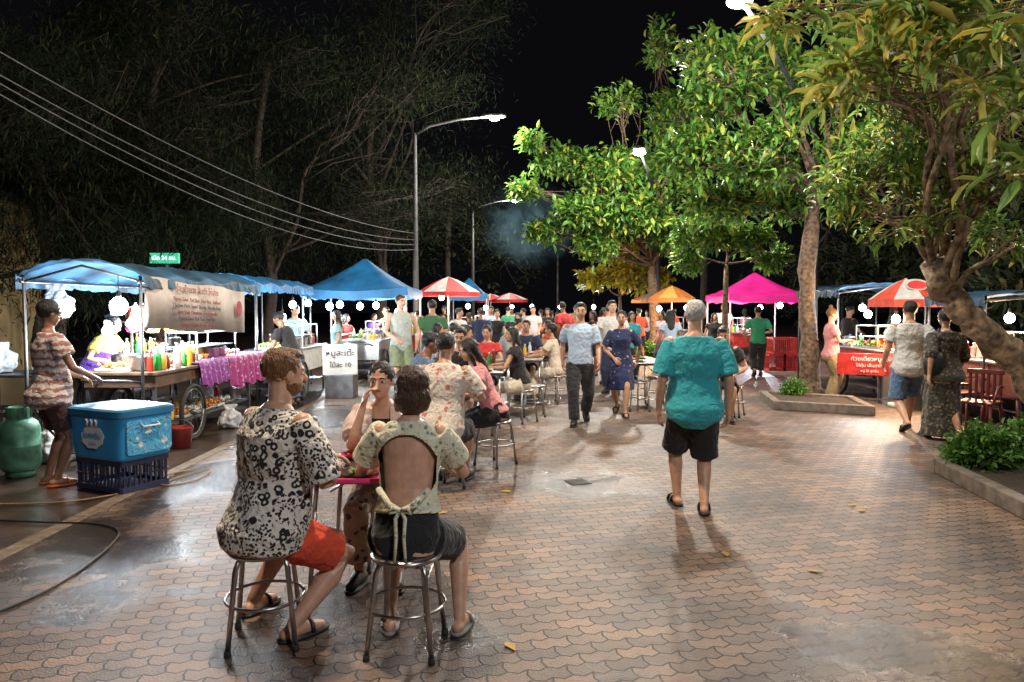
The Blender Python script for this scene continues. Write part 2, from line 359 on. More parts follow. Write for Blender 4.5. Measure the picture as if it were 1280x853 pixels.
rblk=cloth('red_black_cloth',(.70,.07,.025),(.02,.012,.012),'blotch',3.2,.42)
pA=(-1.20,3.46); pC=(-.50,3.38); pB=(-.78,4.50)
person('man in white shirt with black print and red black shorts on the left foreground stool',pA[0],pA[1],-34,1.74,pose='sit',skin=0,hair='short',hc='ginger',top=leop,sleeve=.95,hem=-.2,bot=rblk,blen=.8,shoe='flip',
  lean=9,twist=-4,hy=-14,hp=5,hr=(.13,.32,.80),hl=(-.10,.44,.80),fr=(.12,.06),fl=(-.30,.14),beard=True,fat=1.14,loose=.03,eh=(.8,-.5,-.8))
def cutC(p):
    return p.y<.03 and ((p.x/.150)**2+((p.z-.855)/.165)**2)<1
rc,jC=person('woman with brown bob and tied open back floral top on the right foreground stool',pC[0],pC[1],-3,1.60,True,'sit',0,'bob','brown',top=gflor,sleeve=.66,hem=.20,bot=bl,blen=.72,shoe='flip',sm=pm('grey_sandal',(.3,.28,.26),.6),
  lean=11,twist=0,hy=14,hp=4,hr=(.10,.42,.80),hl=(-.14,.40,.80),fr=(.23,.16),fl=(-.12,.15),cut=cutC,loose=.016,disp=.010)
m=MB(); yb=-.115
for s in (-1,1):
    m.tube([(s*.118,yb+.045,.775),(s*.06,yb-.010,.715),(0,yb-.024,.69)],[.015,.017,.012],8); m.tube([(0,yb-.026,.695),(s*.022,yb-.035,.66),(s*.018,yb-.045,.57),(s*.028,yb-.05,.43)],[.008,.010,.009,.007],6)
    m.tube([(0,yb-.028,.695),(s*.035,yb-.04,.71),(s*.05,yb-.035,.685),(0,yb-.03,.692)],[.008,.011,.010,.006],6)
m.build('tie_string',gflor,rc,True)
person('woman in pale peach shirt with hand at her mouth facing across the foreground table',pB[0],pB[1],180,1.58,True,'sit',0,'bun','black',top=peach,sleeve=.75,hem=-.14,bot=cloth('brown_floral_cloth',(.45,.30,.22),(.08,.05,.05),'blotch',18,.35),bk='pants',blen=.8,
  lean=20,hy=-4,hp=2,hr=(.085,.345,1.045),hl=(-.16,.36,.83),hd={1:(-.30,-.02,1)},eh=(.35,-.15,-1),loose=.012,curl=.45,inner=bl)
# ------------------------------------------------------------ furniture
ST=None
def stool(label,x,y,rz=0,group='steel stools around the tables'):
    global ST
    if ST is None:
        t=thing('steel_stool',label,'stool',(x,y,0),rz,group)
        m=MB(); m.lathe([(.02,.445),(.13,.443),(.160,.440),(.168,.448),(.168,.458),(.150,.464),(.02,.461)],n=28); m.build('seat',steel,t,True)
        for k in range(4):
            a=math.radians(45+90*k); c,s=math.cos(a),math.sin(a); m=MB()
            m.tube([(c*.10,s*.10,.44),(c*.15,s*.15,.425),(c*.165,s*.165,.39),(c*.19,s*.19,.2),(c*.215,s*.215,.012)],.0125,10); l=m.build('leg',steel,t,True)
            f=MB(); f.lathe([(.016,0),(.017,.004),(.016,.03)],(c*.215,s*.215,0),10); f.build('rubber_foot',rubber,l,True)
        m=MB(); pts=[(.183*math.cos(q*math.pi/12),.183*math.sin(q*math.pi/12),.22) for q in range(25)]; m.tube(pts,.008,8); m.build('foot_ring',steel,t,True)
        ST=t; return t
    return dup(ST,(x,y,0),rz,label,group)
stool('steel stool under the man in the white and black print shirt',pA[0],pA[1]-.02,12)
stool('steel stool under the woman with the open back top',pC[0],pC[1]-.02,-6)
stool('steel stool under the woman in the pale peach shirt',pB[0],pB[1],20)
hT=dict(hr=(.17,.42,.79),hl=(-.14,.42,.78))
diners=[('man in white shirt with red floral print sitting back turned at the second table','the man in the floral shirt',-.64,6.35,-14,1.72,0,dict(skin=1,top=flor,sleeve=.8,hem=-.18,bot=bl,lean=14,hy=-10,loose=.03,fat=1.1,**hT)),
('woman in pink top with long black hair leaning on the second table','the woman in pink',-.17,7.35,100,1.62,1,dict(skin=0,hair='long',top=pink,sleeve=.5,hem=0,bot=bl,bk='pants',blen=.9,lean=24,hp=18,hr=(.14,.40,.82),hl=(-.14,.36,.82))),
('man in blue shirt hunched at the left side of the second table','the hunched man in blue',-1.18,7.9,-80,1.7,0,dict(skin=2,top=denim,sleeve=.7,bot=bl,lean=24,hp=10,**hT)),
('man in black shirt at the far end of the second table','the man at the far end of the second table',-.62,8.95,176,1.7,0,dict(top=bl,sleeve=.7,bot=denim,lean=14,hp=14,**hT)),
('woman in black top with long hair sitting at the third table','the woman in black at the third table',.14,10.1,85,1.62,1,dict(hair='long',top=bl,sleeve=.3,hem=0,bot=cream,blen=.6,lean=12,hy=30,**hT)),
('man in white shirt sitting at the left side of the third table','the man in white at the third table',-.88,10.5,-88,1.68,0,dict(top=wt,sleeve=.6,bot=denim,lean=16,hp=10,**hT)),
('woman in red top at the far end of the third table','the woman in red at the third table',-.38,11.5,170,1.6,1,dict(hair='pony',top=red,sleeve=.5,bot=bl,lean=10,hp=12,**hT)),
('woman in long cream dress sitting at the fourth table','the woman in the cream dress',.76,12.2,72,1.62,1,dict(hair='pony',top=cream,sleeve=.6,bot=cream,bk='pants',blen=.8,lean=8,**hT)),
('man in grey shirt at the left side of the fourth table','the man in grey at the fourth table',-.25,12.7,-88,1.7,0,dict(top=gy,sleeve=.7,bot=bl,lean=18,hp=14,**hT)),
('man in navy shirt facing us at the far end of the fourth table','the man in navy at the fourth table',.28,13.8,176,1.7,0,dict(top=nv,sleeve=.7,bot=bl,lean=14,**hT)),
('person in dark shirt and denim shorts sitting back turned at the fifth table','the back turned diner at the fifth table',-1.0,12.0,-6,1.68,0,dict(top=nv,sleeve=.6,bot=denim,lean=16,**hT)),
('woman in pale blue top at the left side of the fifth table','the woman in pale blue at the fifth table',-1.5,13.0,-86,1.6,1,dict(hair='long',top=lblue,sleeve=.5,bot=bl,lean=14,hp=10,**hT)),
('woman in orange top at the farthest table in the row','the woman in orange at the farthest table',.95,16.3,80,1.6,1,dict(hair='long',top=orange,sleeve=.5,bot=bl,lean=12,**hT)),
('man in white shirt at the farthest table in the row','the man in white at the farthest table',-.02,16.0,-85,1.7,0,dict(top=wt,sleeve=.6,bot=bl,lean=14,**hT)),
('person in black shirt on a steel stool beyond the grey haired man','the person in black beyond the grey haired man',3.05,10.4,165,1.66,0,dict(top=bl,sleeve=.6,bot=bl,lean=18,hp=20))]
for l,sl,x,y,fa,H,fm,kw in diners:
    person(l,x,y,fa,H,bool(fm),'sit',**kw); stool('steel stool under '+sl,x,y,R.uniform(0,90))
for px,py,l in [(690,476,'empty, right of the fourth table'),(800,515,'empty, right of the navy dotted dress'),(822,508,'empty, second right of the navy dotted dress'),(918,522,'empty, right of the grey haired man'),(618,552,'empty, right side of the second table'),(712,470,'empty, farthest along the table row'),(668,522,'empty, in front of the woman in black at the third table')]:
    q=G(px,py); stool('steel stool '+l,q.x,q.y+.15,R.uniform(0,90))
TB={}
topm=pm('table_steel',(.16,.145,.14),.42,1,.35,5,.05)
def table(label,x,y,rz,w,l,key):
    if key in TB: return dup(TB[key],(x,y,0),rz,label,'folding steel tables')
    t=thing('folding_table',label,'table',(x,y,0),rz,'folding steel tables')
    MB().box((0,0,.742),(w,l,.018)).build('table_top',topm,t,bev=.005); MB().box((0,0,.722),(w-.03,l-.03,.02)).build('apron_frame',dsteel,t,bev=.003)
    for sy in (-1,1):
        for sx in (-1,1):
            MB().tube([(sx*(w/2-.06),sy*(l/2-.10),.715),(sx*(w/2-.05),sy*(l/2-.05),.0)],.0125,10).build('leg',steel,t,True)
        MB().tube([(-(w/2-.055),sy*(l/2-.06),.18),(w/2-.055,sy*(l/2-.06),.18)],.009,8).build('crossbar',steel,t,True)
        MB().tube([(0,sy*(l/2-.10),.6),(0,sy*.08,.71)],.007,8).build('brace',steel,t,True)
    TB[key]=t; return t
table('folding steel table in the foreground with pink plates',-.745,3.93,88,.60,.72,'a')
tabs=[('folding steel table behind the man in the floral shirt',-.68,7.65,-3),('third folding steel table along the row',-.37,10.3,-4),('fourth folding steel table along the row',.25,12.6,-4),('fifth folding steel table, left of the row',-1.0,13.1,-4),('farthest folding steel table in the row',.45,16.1,-4),('folding steel table right of the navy dotted dress',2.15,11.9,5)]
for l,x,y,rz in tabs: table(l,x,y,rz,.62,1.6,'b')
def plate(label,x,y,z,col,food,r=.11,group=None):
    t=thing('plate_of_food',label,'plate',(x,y,z),0,group)
    MB().lathe([(.05,.0),(r*.7,.004),(r,.022),(r*1.02,.024),(r*.7,.010),(.01,.008)],n=24).build('plate',col,t,True)
    m=MB()
    for k in range(14): a=R.uniform(0,6.3); q=R.uniform(0,r*.55); m.ell((q*math.cos(a),q*math.sin(a),.018+R.uniform(0,.012)),(R.uniform(.012,.028),R.uniform(.012,.026),.012),n=7,m=5)
    m.build('food',food,t,True)
    return t
ppl=pm('pink_plastic',(.85,.06,.22),.3); foodg=pm('green_food',(.16,.25,.05),.5,var=.6,scale=60); foody=pm('fried_food',(.55,.25,.07),.5,var=.6,scale=60); foodr=pm('red_food',(.5,.08,.04),.4,var=.5,scale=60)
q=G(440,600,.752); MB().box((0,0,.004),(.34,.24,.008)).box((.165,0,.014),(.012,.24,.02)).box((-.165,0,.014),(.012,.24,.02)).box((0,.115,.014),(.32,.012,.02)).box((0,-.115,.014),(.32,.012,.02)).build('pink_tray',ppl,None,bev=.003,loc=(q.x+.03,q.y+.04,.752)); tag(bpy.data.objects['pink_tray'],'bright pink tray at the left side of the foreground table','tray')
plate('dark plate of food on the pink tray',q.x+.02,q.y+.04,.762,pm('dark_plate',(.05,.03,.03),.3),foodg,.10); plate('white plate of noodles in the middle of the foreground table',-.62,4.05,.753,white,foody,.10); plate('pink plate of food in front of the woman in peach',-.90,4.12,.753,ppl,foodr,.09)
def bottle(label,x,y,z,mat,h=.22,r=.032,group=None,cap=None):
    t=thing('bottle',label,'bottle',(x,y,z),0,group)
    MB().lathe([(r*.9,0),(r,.01),(r,h*.6),(r*.8,h*.7),(r*.38,h*.82),(r*.38,h*.92)],n=14).build('bottle_body',mat,t,True); MB().lathe([(r*.45,h*.92),(r*.45,h),(r*.1,h*1.005)],n=10).build('cap',cap or white,t,True)
    return t
glass=pm('clear_plastic',(.55,.62,.66),.12,var=.1)
bc=[pm('red_bottle',(.6,.03,.02),.25),pm('green_bottle',(.03,.32,.06),.2),pm('yellow_bottle',(.75,.45,.03),.3),pm('brown_bottle',(.12,.04,.015),.15),glass]
bottle('clear drink bottle on the foreground table beside the plates',-.50,4.12,.753,glass,.2)
on=['second','third','fourth','fifth','farthest','right hand']
for (l,x,y,rz),o_ in zip(tabs,on):
    for k in range(4):
        plate('%s plate on the %s table, %s from its near end'%(['white','pink','white','dark'][k],o_,['first','second','third','fourth'][k]),x+R.uniform(-.16,.16),y-.55+k*.36,.753,[white,ppl,white,MC['dark_plate']][k],R.choice([foodg,foody,foodr]),R.uniform(.08,.11))
        if k in(1,3): bottle('%s bottle on the %s table, %s half'%(['red','green','yellow','brown','clear'][(k+len(o_))%5],o_,'near' if k==1 else 'far'),x+R.uniform(-.1,.1),y-.38+k*.36,.753,bc[(k+len(o_))%5])
# walkers
p=G(725,529); person('man in light blue shirt and black trousers walking toward the camera',p.x,p.y,176,1.70,pose='walk',skin=1,top=lblue,sleeve=.75,hem=.0,bot=bl,bk='pants',blen=.97,ph=1,hp=4)
p=G(776,518); person('woman in navy dress with pale red dots walking toward the camera',p.x,p.y,168,1.58,True,'walk',1,'bun',top=dots,sleeve=.8,flare=.05,hem=.0,shoe='flip',ph=-1,hr=(.10,.16,.86),loose=.01)
p=G(866,638); person('grey haired man in teal shirt and black shorts walking away',p.x,p.y,-4,1.70,pose='walk',skin=0,hair='thin',hc='grey',top=teal,sleeve=.85,hem=-.3,bot=bl,blen=1.0,shoe='sandal',ph=-1,fat=1.1,loose=.035,hy=5,fr=(.07,-.10,.075),fl=(-.10,.16),disp=.018,hr=(.27,.02,.80),hl=(-.27,.06,.80),eh=(.4,-1,0))
p=G(1037,500); person('woman in pink top and tan trousers standing by the tree planter',p.x,p.y,-100,1.60,True,'stand',0,'topbun','ginger',top=pink,sleeve=.6,hem=-.1,bot=beige,bk='pants',blen=.98,hr=(.12,.25,1.05),fat=1.1,hp=10)
p=G(1134,538); person('man in white shirt and blue shorts walking away on the right',p.x,p.y,-12,1.72,pose='walk',skin=1,top=cloth('off_white_cloth',(.5,.5,.49)),sleeve=.6,hem=-.22,bot=denim,blen=1.0,shoe='flip',ph=1,loose=.025)
p=G(1178,550); rb,_=person('woman in long dark patterned dress walking away on the right',p.x,p.y,-8,1.62,True,'walk',1,'bun','black',top=dpat,sleeve=1.1,flare=.95,shoe='flip',ph=-1,fat=1.12,loose=.03)
m=MB(); m.loft([(V((-.17,-.10,.80)),V((1,0,0)),V((0,1,0)),.09,.05),(V((-.17,-.11,.95)),V((1,0,0)),V((0,1,0)),.12,.06),(V((-.17,-.10,1.08)),V((1,0,0)),V((0,1,0)),.10,.04)],20,e=.6); m.tube([(-.2,-.10,1.07),(-.12,-.10,1.25),(-.08,-.02,1.36),(-.12,.08,1.2)],.012,6)
o=m.build('shoulder_bag',blackp,None,True,loc=(p.x,p.y,0)); o.rotation_euler=(0,0,math.radians(-8)); tag(o,'black shoulder bag on the back of the woman in the dark patterned dress','bag')
# left vendors and customers
p=G(66,606); person('vendor in striped shirt and dark shorts standing at the cooler on the far left',p.x,p.y,-38,1.68,True,'stand',2,'braid','black',top=vstr,sleeve=.6,hem=-.25,bot=cloth('maroon_cloth',(.05,.02,.02)),blen=.8,shoe='flip',sm=pm('orange_sandal',(.6,.12,.04),.5),hr=(.16,.30,.98),hl=(-.14,.30,.96),loose=.03,fat=1.12,hp=16)
person('vendor in yellow shirt with purple apron bending behind the first stall',-5.35,9.1,-95,1.60,True,'stand',1,'bun',top=cloth('yellow_cloth',(.6,.45,.06)),sleeve=.6,bot=bl,bk='pants',lean=30,hp=25,apron=purple,hr=(.2,.42,.95),hl=(-.2,.42,.95),fat=1.1)
person('vendor in pale blue shirt standing behind the second stall',-4.35,14.3,-140,1.68,pose='stand',skin=1,top=cloth('pale_blue_cloth',(.35,.55,.62)),sleeve=.65,bot=bl,bk='pants',hp=22,lean=8,hr=(.16,.38,1.0),hl=(-.16,.38,1.0))
person('man in grey tank top and green shorts standing by the food carts',-2.05,13.3,-160,1.84,pose='stand',skin=3,hc='brown',top=cloth('light_grey_cloth',(.45,.50,.46)),sleeve=0,hem=-.2,bot=cloth('sage_cloth',(.20,.24,.14)),blen=.95,shoe='shoe',sm=white,hy=20,fat=1.05,hr=(.16,.30,1.05))
person('man in dark green shirt standing back turned near the food carts',-1.55,14.0,10,1.76,pose='stand',skin=1,top=olive,sleeve=.7,bot=denim,blen=.9,fat=1.15)
person('customer in teal top waiting at the second stall',-3.55,14.6,100,1.55,True,'stand',1,'long',top=cloth('pale_teal_cloth',(.25,.45,.45)),sleeve=.5,bot=bl,hp=18)
person('customer in black shirt bending over the pots past the nearest left cart',-3.55,11.75,80,1.6,pose='stand',skin=2,top=bl,sleeve=.6,bot=denim,bk='pants',lean=24,hp=22,hr=(.15,.4,.9),hl=(-.15,.4,.9))
cols={'white':wt,'red':red,'black':bl,'navy':nv,'teal':teal,'pink':pink,'beige':beige,'green':green,'pale blue':lblue,'orange':orange,'grey':gy,'cream':cream,'purple':purple}
crowd=[(572,17,-150,'white','black',0,'under the striped umbrella'),(588,19,20,'black','navy',1,'right under the striped umbrella'),(601,17.5,10,'navy','grey',0,'right of the dark green shirt'),(614,21,170,'pale blue','black',0,'beyond the farthest table on its left'),
(622,18,160,'black','black',1,'just left of the farthest table'),(634,23,-20,'green','black',0,'below the small red umbrella'),(646,20,180,'pink','navy',1,'behind the farthest table'),(657,24,90,'grey','black',0,'seen sideways behind the table row'),(667,21.5,170,'white','navy',0,'behind the table row'),
(676,26,0,'red','black',1,'back turned behind the table row'),(685,22,150,'black','beige',1,'left of the light blue shirt'),(697,24,-160,'cream','black',1,'left of the light blue shirt'),(707,18,15,'red','black',0,'just left of the light blue shirt'),(741,17,165,'black','black',1,'right of the light blue shirt'),
(752,21,-170,'pink','beige',1,'between the two front walkers'),(766,13.5,172,'white','navy',0,'right behind the navy dotted dress'),(757,15,-60,'grey','denim',0,'behind the navy dotted dress'),(789,16,-160,'teal','black',1,'right of the navy dotted dress'),(799,22,20,'orange','black',0,'under the yellow tree'),(808,27,180,'white','black',1,'under the yellow tree'),
(838,14.5,15,'pale blue','black',1,'left of the grey haired man'),(829,19,100,'pink','navy',1,'near the orange umbrella'),(846,24,90,'red','black',0,'under the orange umbrella'),(893,19,-170,'black','black',1,'right of the grey haired man'),(905,24,160,'white','navy',0,'left under the magenta tent'),
(932,25,30,'pink','black',1,'under the magenta tent'),(948,16.8,5,'green','black',0,'in front of the magenta tent'),(430,17,-120,'red','black',1,'under the large blue tent'),(465,20,-100,'purple','black',1,'under the large blue tent'),(484,18.5,80,'black','navy',0,'at the right edge of the blue tent'),(523,20,60,'cream','black',1,'beside the street lamp pole'),
(556,25,160,'black','black',0,'far left behind the striped umbrella'),(640,30,170,'white','black',0,'deepest in the market lane'),(690,30,0,'black','grey',1,'deepest in the market lane'),(720,28,170,'beige','black',0,'far behind the light blue shirt'),(775,29,170,'black','navy',0,'far under the yellow tree'),(1060,17,-90,'black','black',0,'behind the red signed cart'),(1110,14.5,-120,'white','black',1,'inside the right umbrella stall')]
for i,(px,d,fa,tc_,bc_,fm,where) in enumerate(crowd):
    q=W(px,400,d); bm_=denim if bc_=='denim' else cols[bc_]
    person('%s in %s top standing %s'%('woman' if fm else 'man',tc_,where),q.x,d,fa+R.uniform(-25,25),R.uniform(1.46,1.62) if fm else R.uniform(1.58,1.76),bool(fm),R.choice(['stand','walk']),R.choice([0,1,1,2]),R.choice(['long','pony','bun']) if fm else 'short',top=cols[tc_],sleeve=R.choice([.4,.6,.7]),bot=bm_,bk=R.choice(['shorts','pants']),blen=.85,hy=R.uniform(-40,40),hp=R.uniform(-2,18),ph=R.choice([-1,1]),lean=R.uniform(0,9),fat=R.uniform(.95,1.15),hr=R.choice([None,None,(.14,.3,1.0)]))
# ------------------------------------------------------------ lights
def plight(name,loc,W_,col=(1,.93,.82),r=.12):
    l=bpy.data.lights.new(name,'POINT'); l.energy=W_; l.color=col; l.shadow_soft_size=r; o=bpy.data.objects.new(name,l); COL.objects.link(o); o.location=loc; return o
lampE=pm('lamp_glow',(1,.97,.9),.5,var=0,emit=40,ecol=(1,.96,.88)); bulbE=pm('bulb_glow',(1,1,1),.5,var=0,emit=30,ecol=(.88,.96,1)); polem=pm('galvanised_pole',(.07,.072,.075),.7,.2,.3,6)
def street_lamp(label,base,head,watt,col=(1,.93,.82)):
    b=V(base); h=V(head); t=thing('street_lamp',label,'street lamp',b)
    rise=h.z-.5; d=V((h.x-b.x,h.y-b.y,0)); 
    MB().tube([(0,0,0),(0,0,rise*.5),(0,0,rise)],[.10,.08,.055],12).build('pole',polem,t,True)
    MB().lathe([(.17,0),(.17,.03),(.11,.05),(.11,.3)],n=14).build('base_plate',polem,t,True)
    MB().tube([(0,0,rise-.05),(d.x*.2,d.y*.2,rise+.22),(d.x*.6,d.y*.6,rise+.42),(d.x,d.y,rise+.5)],[.045,.04,.035,.03],10).build('arm',polem,t,True)
    u=d.normalized(); ex=V((-u.y,u.x,0)); m=MB(); c=V((d.x,d.y,h.z+.02)); m.loft([(c-u*.25,ex,V((0,0,1)),.07,.04),(c,ex,V((0,0,1)),.15,.07),(c+u*.4,ex,V((0,0,1)),.15,.06),(c+u*.5,ex,V((0,0,1)),.08,.03)],14); hd=m.build('lamp_head',polem,t,True)
    MB().ell(c+u*.15-V((0,0,.07)),(.16,.16,.07),n=14).build('lens',lampE,hd,True)
    plight('street_lamp_light',h+u*.15-V((0,0,.28)),watt,col,.2)
h1=W(612,146,22); street_lamp('tall grey street lamp with a long arm left of centre',(W(520,400,22).x,22,0),h1,1500)
h2=W(640,250,34); street_lamp('grey street lamp farther down the lane with a curved arm',(W(591,400,34).x,34,0),h2,1200)
h3=W(800,190,18.5); street_lamp('street lamp glowing among the leaves right of centre',(W(822,400,25.5).x,25.5,0),h3,1900)
h4=W(928,2,9.4); street_lamp('street lamp glowing at the top edge above the almond tree',(W(1016,400,14.6).x,14.6,0),h4,1050,(1,.95,.85))
street_lamp('street lamp at the left side of the plaza, overhanging the tables',(-5.2,4.6,0),(-1.7,5.2,7.4),2000,(1,.78,.56))
street_lamp('unseen fill lamp added behind the viewpoint on the right side',(8.5,-3,0),(3.4,-2.2,6.4),1050,(.95,.96,1))  # added fill light on a lamp post, out of view behind the camera
street_lamp('unseen street lamp out past the right edge behind the planter',(11.5,6.5,0),(8.9,7.4,6.9),550)  # out of frame, brightens the tree on the right
for px,d,l in [(697,40,'thin grey pole standing alone far down the lane'),(1053,30,'thin grey pole behind the right stalls')]:
    q=W(px,400,d); t=thing('utility_pole',l,'pole',(q.x,d,0)); MB().tube([(0,0,0),(0,0,4.6)],[.08,.05],10).build('pole_shaft',polem,t,True); MB().lathe([(.16,0),(.16,.04),(.1,.06)],n=12).build('base_plate',polem,t,True)
def bulb(label,x,y,z,w=0,r=.07,col=(.85,.94,1)):
    t=thing('hanging_bulb',label,'lamp',(x,y,z),0,'bare white bulbs hanging in the stalls')
    MB().ell((0,0,0),(r,r,r*1.1),n=16,m=10).build('bulb_glass',bulbE,t,True); MB().lathe([(.02,r),(.025,r+.03),(.02,r+.07),(.004,r+.08),(.004,r+.25)],n=10).build('bulb_holder',blackp,t,True)
    if w: plight('bulb_light',(x+.0,y,z-r-.09),w*1.35,col,.07)
# ------------------------------------------------------------ stalls
blue=pm('weathered_blue_tarp',(.035,.12,.22),.6,var=.8,scale=2.2,bump=.5); dblue=pm('dark_blue_tarp',(.02,.06,.12),.55,var=.5,scale=3,bump=.3); mag=pm('magenta_tarp',(.75,.02,.28),.5,var=.35,scale=2,bump=.3,emit=.10,ecol=(.9,.02,.3)); bluel=pm('lit_blue_tarp',(.015,.16,.38),.5,var=.55,scale=2,bump=.4,emit=.03,ecol=(.02,.3,.8))  # magenta and lit blue tarps glow faintly, lamplight put into the material
def roof_stall(label,x0,x1,y0,y1,z,rise,mat,front=1):
    t=thing('stall_canopy',label,'canopy',((x0+x1)/2,(y0+y1)/2,0)); cx,cy=(x0+x1)/2,(y0+y1)/2; w=x1-x0; l=y1-y0
    m=MB(); n=18; k=26; vs=[];fs=[]
    for j in range(k+1):
        for i in range(n+1):
            a=i/n; zz=z+rise*math.sin(math.pi*a)**.8-.05*abs(math.sin(j/k*math.pi*4))+R.uniform(-.012,.012); vs.append(((a-.5)*w,(j/k-.5)*l,zz))
    fs=[(j*(n+1)+i,j*(n+1)+i+1,(j+1)*(n+1)+i+1,(j+1)*(n+1)+i) for j in range(k) for i in range(n)]; m.add(vs,fs)
    o=m.build('canopy_sheet',mat,t,True); s=o.modifiers.new('s','SOLIDIFY'); s.thickness=.008
    for sx in (-1,1):
        v=MB(); vs=[]
        for j in range(41): yy=(j/40-.5)*l; vs+= [(sx*(w/2+.012),yy,z+.01-.05*abs(math.sin(j/40*math.pi*4))),(sx*(w/2+.02+R.uniform(-.02,.02)),yy,z-.12-R.uniform(0,.05))]
        v.add(vs,[(2*j,2*j+2,2*j+3,2*j+1) for j in range(40)]); v.build('valance',mat,t)
        for sy in (-1,1): MB().tube([(sx*(w/2-.04),sy*(l/2-.05),0),(sx*(w/2-.04),sy*(l/2-.05),z-.01)],.018,8).build('post',dsteel,t,True)
        MB().tube([(sx*(w/2-.04),-l/2,z-.08),(sx*(w/2-.04),l/2,z-.08)],.014,8).build('rail',dsteel,t,True)
    for sy in (-1,1): MB().tube([(-w/2,sy*(l/2-.05),z-.08),(0,sy*(l/2-.05),z+rise-.08),(w/2,sy*(l/2-.05),z-.08)],.014,8).build('hoop',dsteel,t,True)
    return t
def tent(label,x0,x1,y0,y1,z,pk,mat):
    t=thing('peaked_tent',label,'tent',((x0+x1)/2,(y0+y1)/2,0)); w=(x1-x0)/2; l=(y1-y0)/2
    m=MB(); n=10; c=[(-w,-l),(w,-l),(w,l),(-w,l)]; vs=[];fs=[]
    for r in range(n+1):
        f=r/n; zz=z+(pk-z)*(f**1.35)
        for k in range(4):
            a=c[k];b=c[(k+1)%4]
            for j in range(6): q=j/6; x_=(a[0]+(b[0]-a[0])*q)*(1-f*.97); y_=(a[1]+(b[1]-a[1])*q)*(1-f*.97); vs.append((x_,y_,zz-.07*math.sin(math.pi*q)*(1-f)+R.uniform(-.015,.015)*(1-f)))
    for r in range(n):
        for j in range(24): fs.append((r*24+j,r*24+(j+1)%24,(r+1)*24+(j+1)%24,(r+1)*24+j))
    fs.append(tuple(n*24+j for j in range(24))); m.add(vs,fs); m.build('tent_roof',mat,t,True)
    v=MB(); vs=[]
    for j in range(24): p=m.v[j]; vs+=[(p[0]*1.01,p[1]*1.01,p[2]+.005),(p[0]*1.015,p[1]*1.015,p[2]-.16-.05*(j%2))]
    v.add(vs,[(2*j,(2*j+2)%48,(2*j+3)%48,2*j+1) for j in range(24)]); v.build('valance',mat,t)
    for a in c: MB().tube([(a[0]*.97,a[1]*.97,0),(a[0]*.97,a[1]*.97,z)],.022,8).build('post',white,t,True)
    return t
def umbrella(label,x,y,r,z,pk,ma,mb_,logo=False):
    t=thing('market_umbrella',label,'umbrella',(x,y,0)); n=16; m=MB(); vs=[(0,0,pk)]
    for k in range(1,5):
        for j in range(n): a=2*math.pi*j/n; f=k/4; rr=r*f*(1 if j%2==0 else .975); vs.append((rr*math.cos(a),rr*math.sin(a),pk-(pk-z)*f**1.25))
    m.v=[tuple(q) for q in vs]
    for j in range(n): m.f.append((0,1+j,1+(j+1)%n)); m.m.append((j//2)%2)
    for k in range(3):
        for j in range(n): m.f.append((1+k*n+j,1+(k+1)*n+j,1+(k+1)*n+(j+1)%n,1+k*n+(j+1)%n)); m.m.append((j//2)%2)
    m.build('umbrella_canopy',[ma,mb_],t)
    v=MB(); vs=[]
    for j in range(n): q=m.v[1+3*n+j]; vs+=[(q[0],q[1],q[2]),(q[0]*1.01,q[1]*1.01,q[2]-.12)]
    v.add(vs,[(2*j,(2*j+2)%(2*n),(2*j+3)%(2*n),2*j+1) for j in range(n)]); v.build('valance',ma,t)
    MB().tube([(0,0,0),(0,0,pk)],.02,8).build('pole',white,t,True); MB().lathe([(.22,0),(.22,.06),(.05,.1)],n=16).build('base',white,t,True)
    for j in range(8): a=math.pi*j/4; MB().tube([(0,0,pk-.05),(r*.95*math.cos(a),r*.95*math.sin(a),z+.02)],.007,5).build('rib',white,t,True)
    return t
def wheel(parent,x,y,r):
    m=MB(); ri=[(V((x,y+r*math.cos(a),r+.02+r*math.sin(a)))) for a in [2*math.pi*i/24 for i in range(25)]]; m.tube(ri,.028,8); w=m.build('wheel',rubber,parent,True)
    m=MB(); m.tube([(x,y+.88*r*math.cos(a),r+.02+.88*r*math.sin(a)) for a in [2*math.pi*i/24 for i in range(25)]],.012,6); m.build('rim',dsteel,w,True)
    m=MB()
    for i in range(12): a=2*math.pi*i/12; m.tube([(x,y,r+.02),(x,y+.88*r*math.cos(a),r+.02+.88*r*math.sin(a))],.004,4)
    m.ell((x,y,r+.02),(.05,.035,.035)); m.build('spokes',dsteel,w)
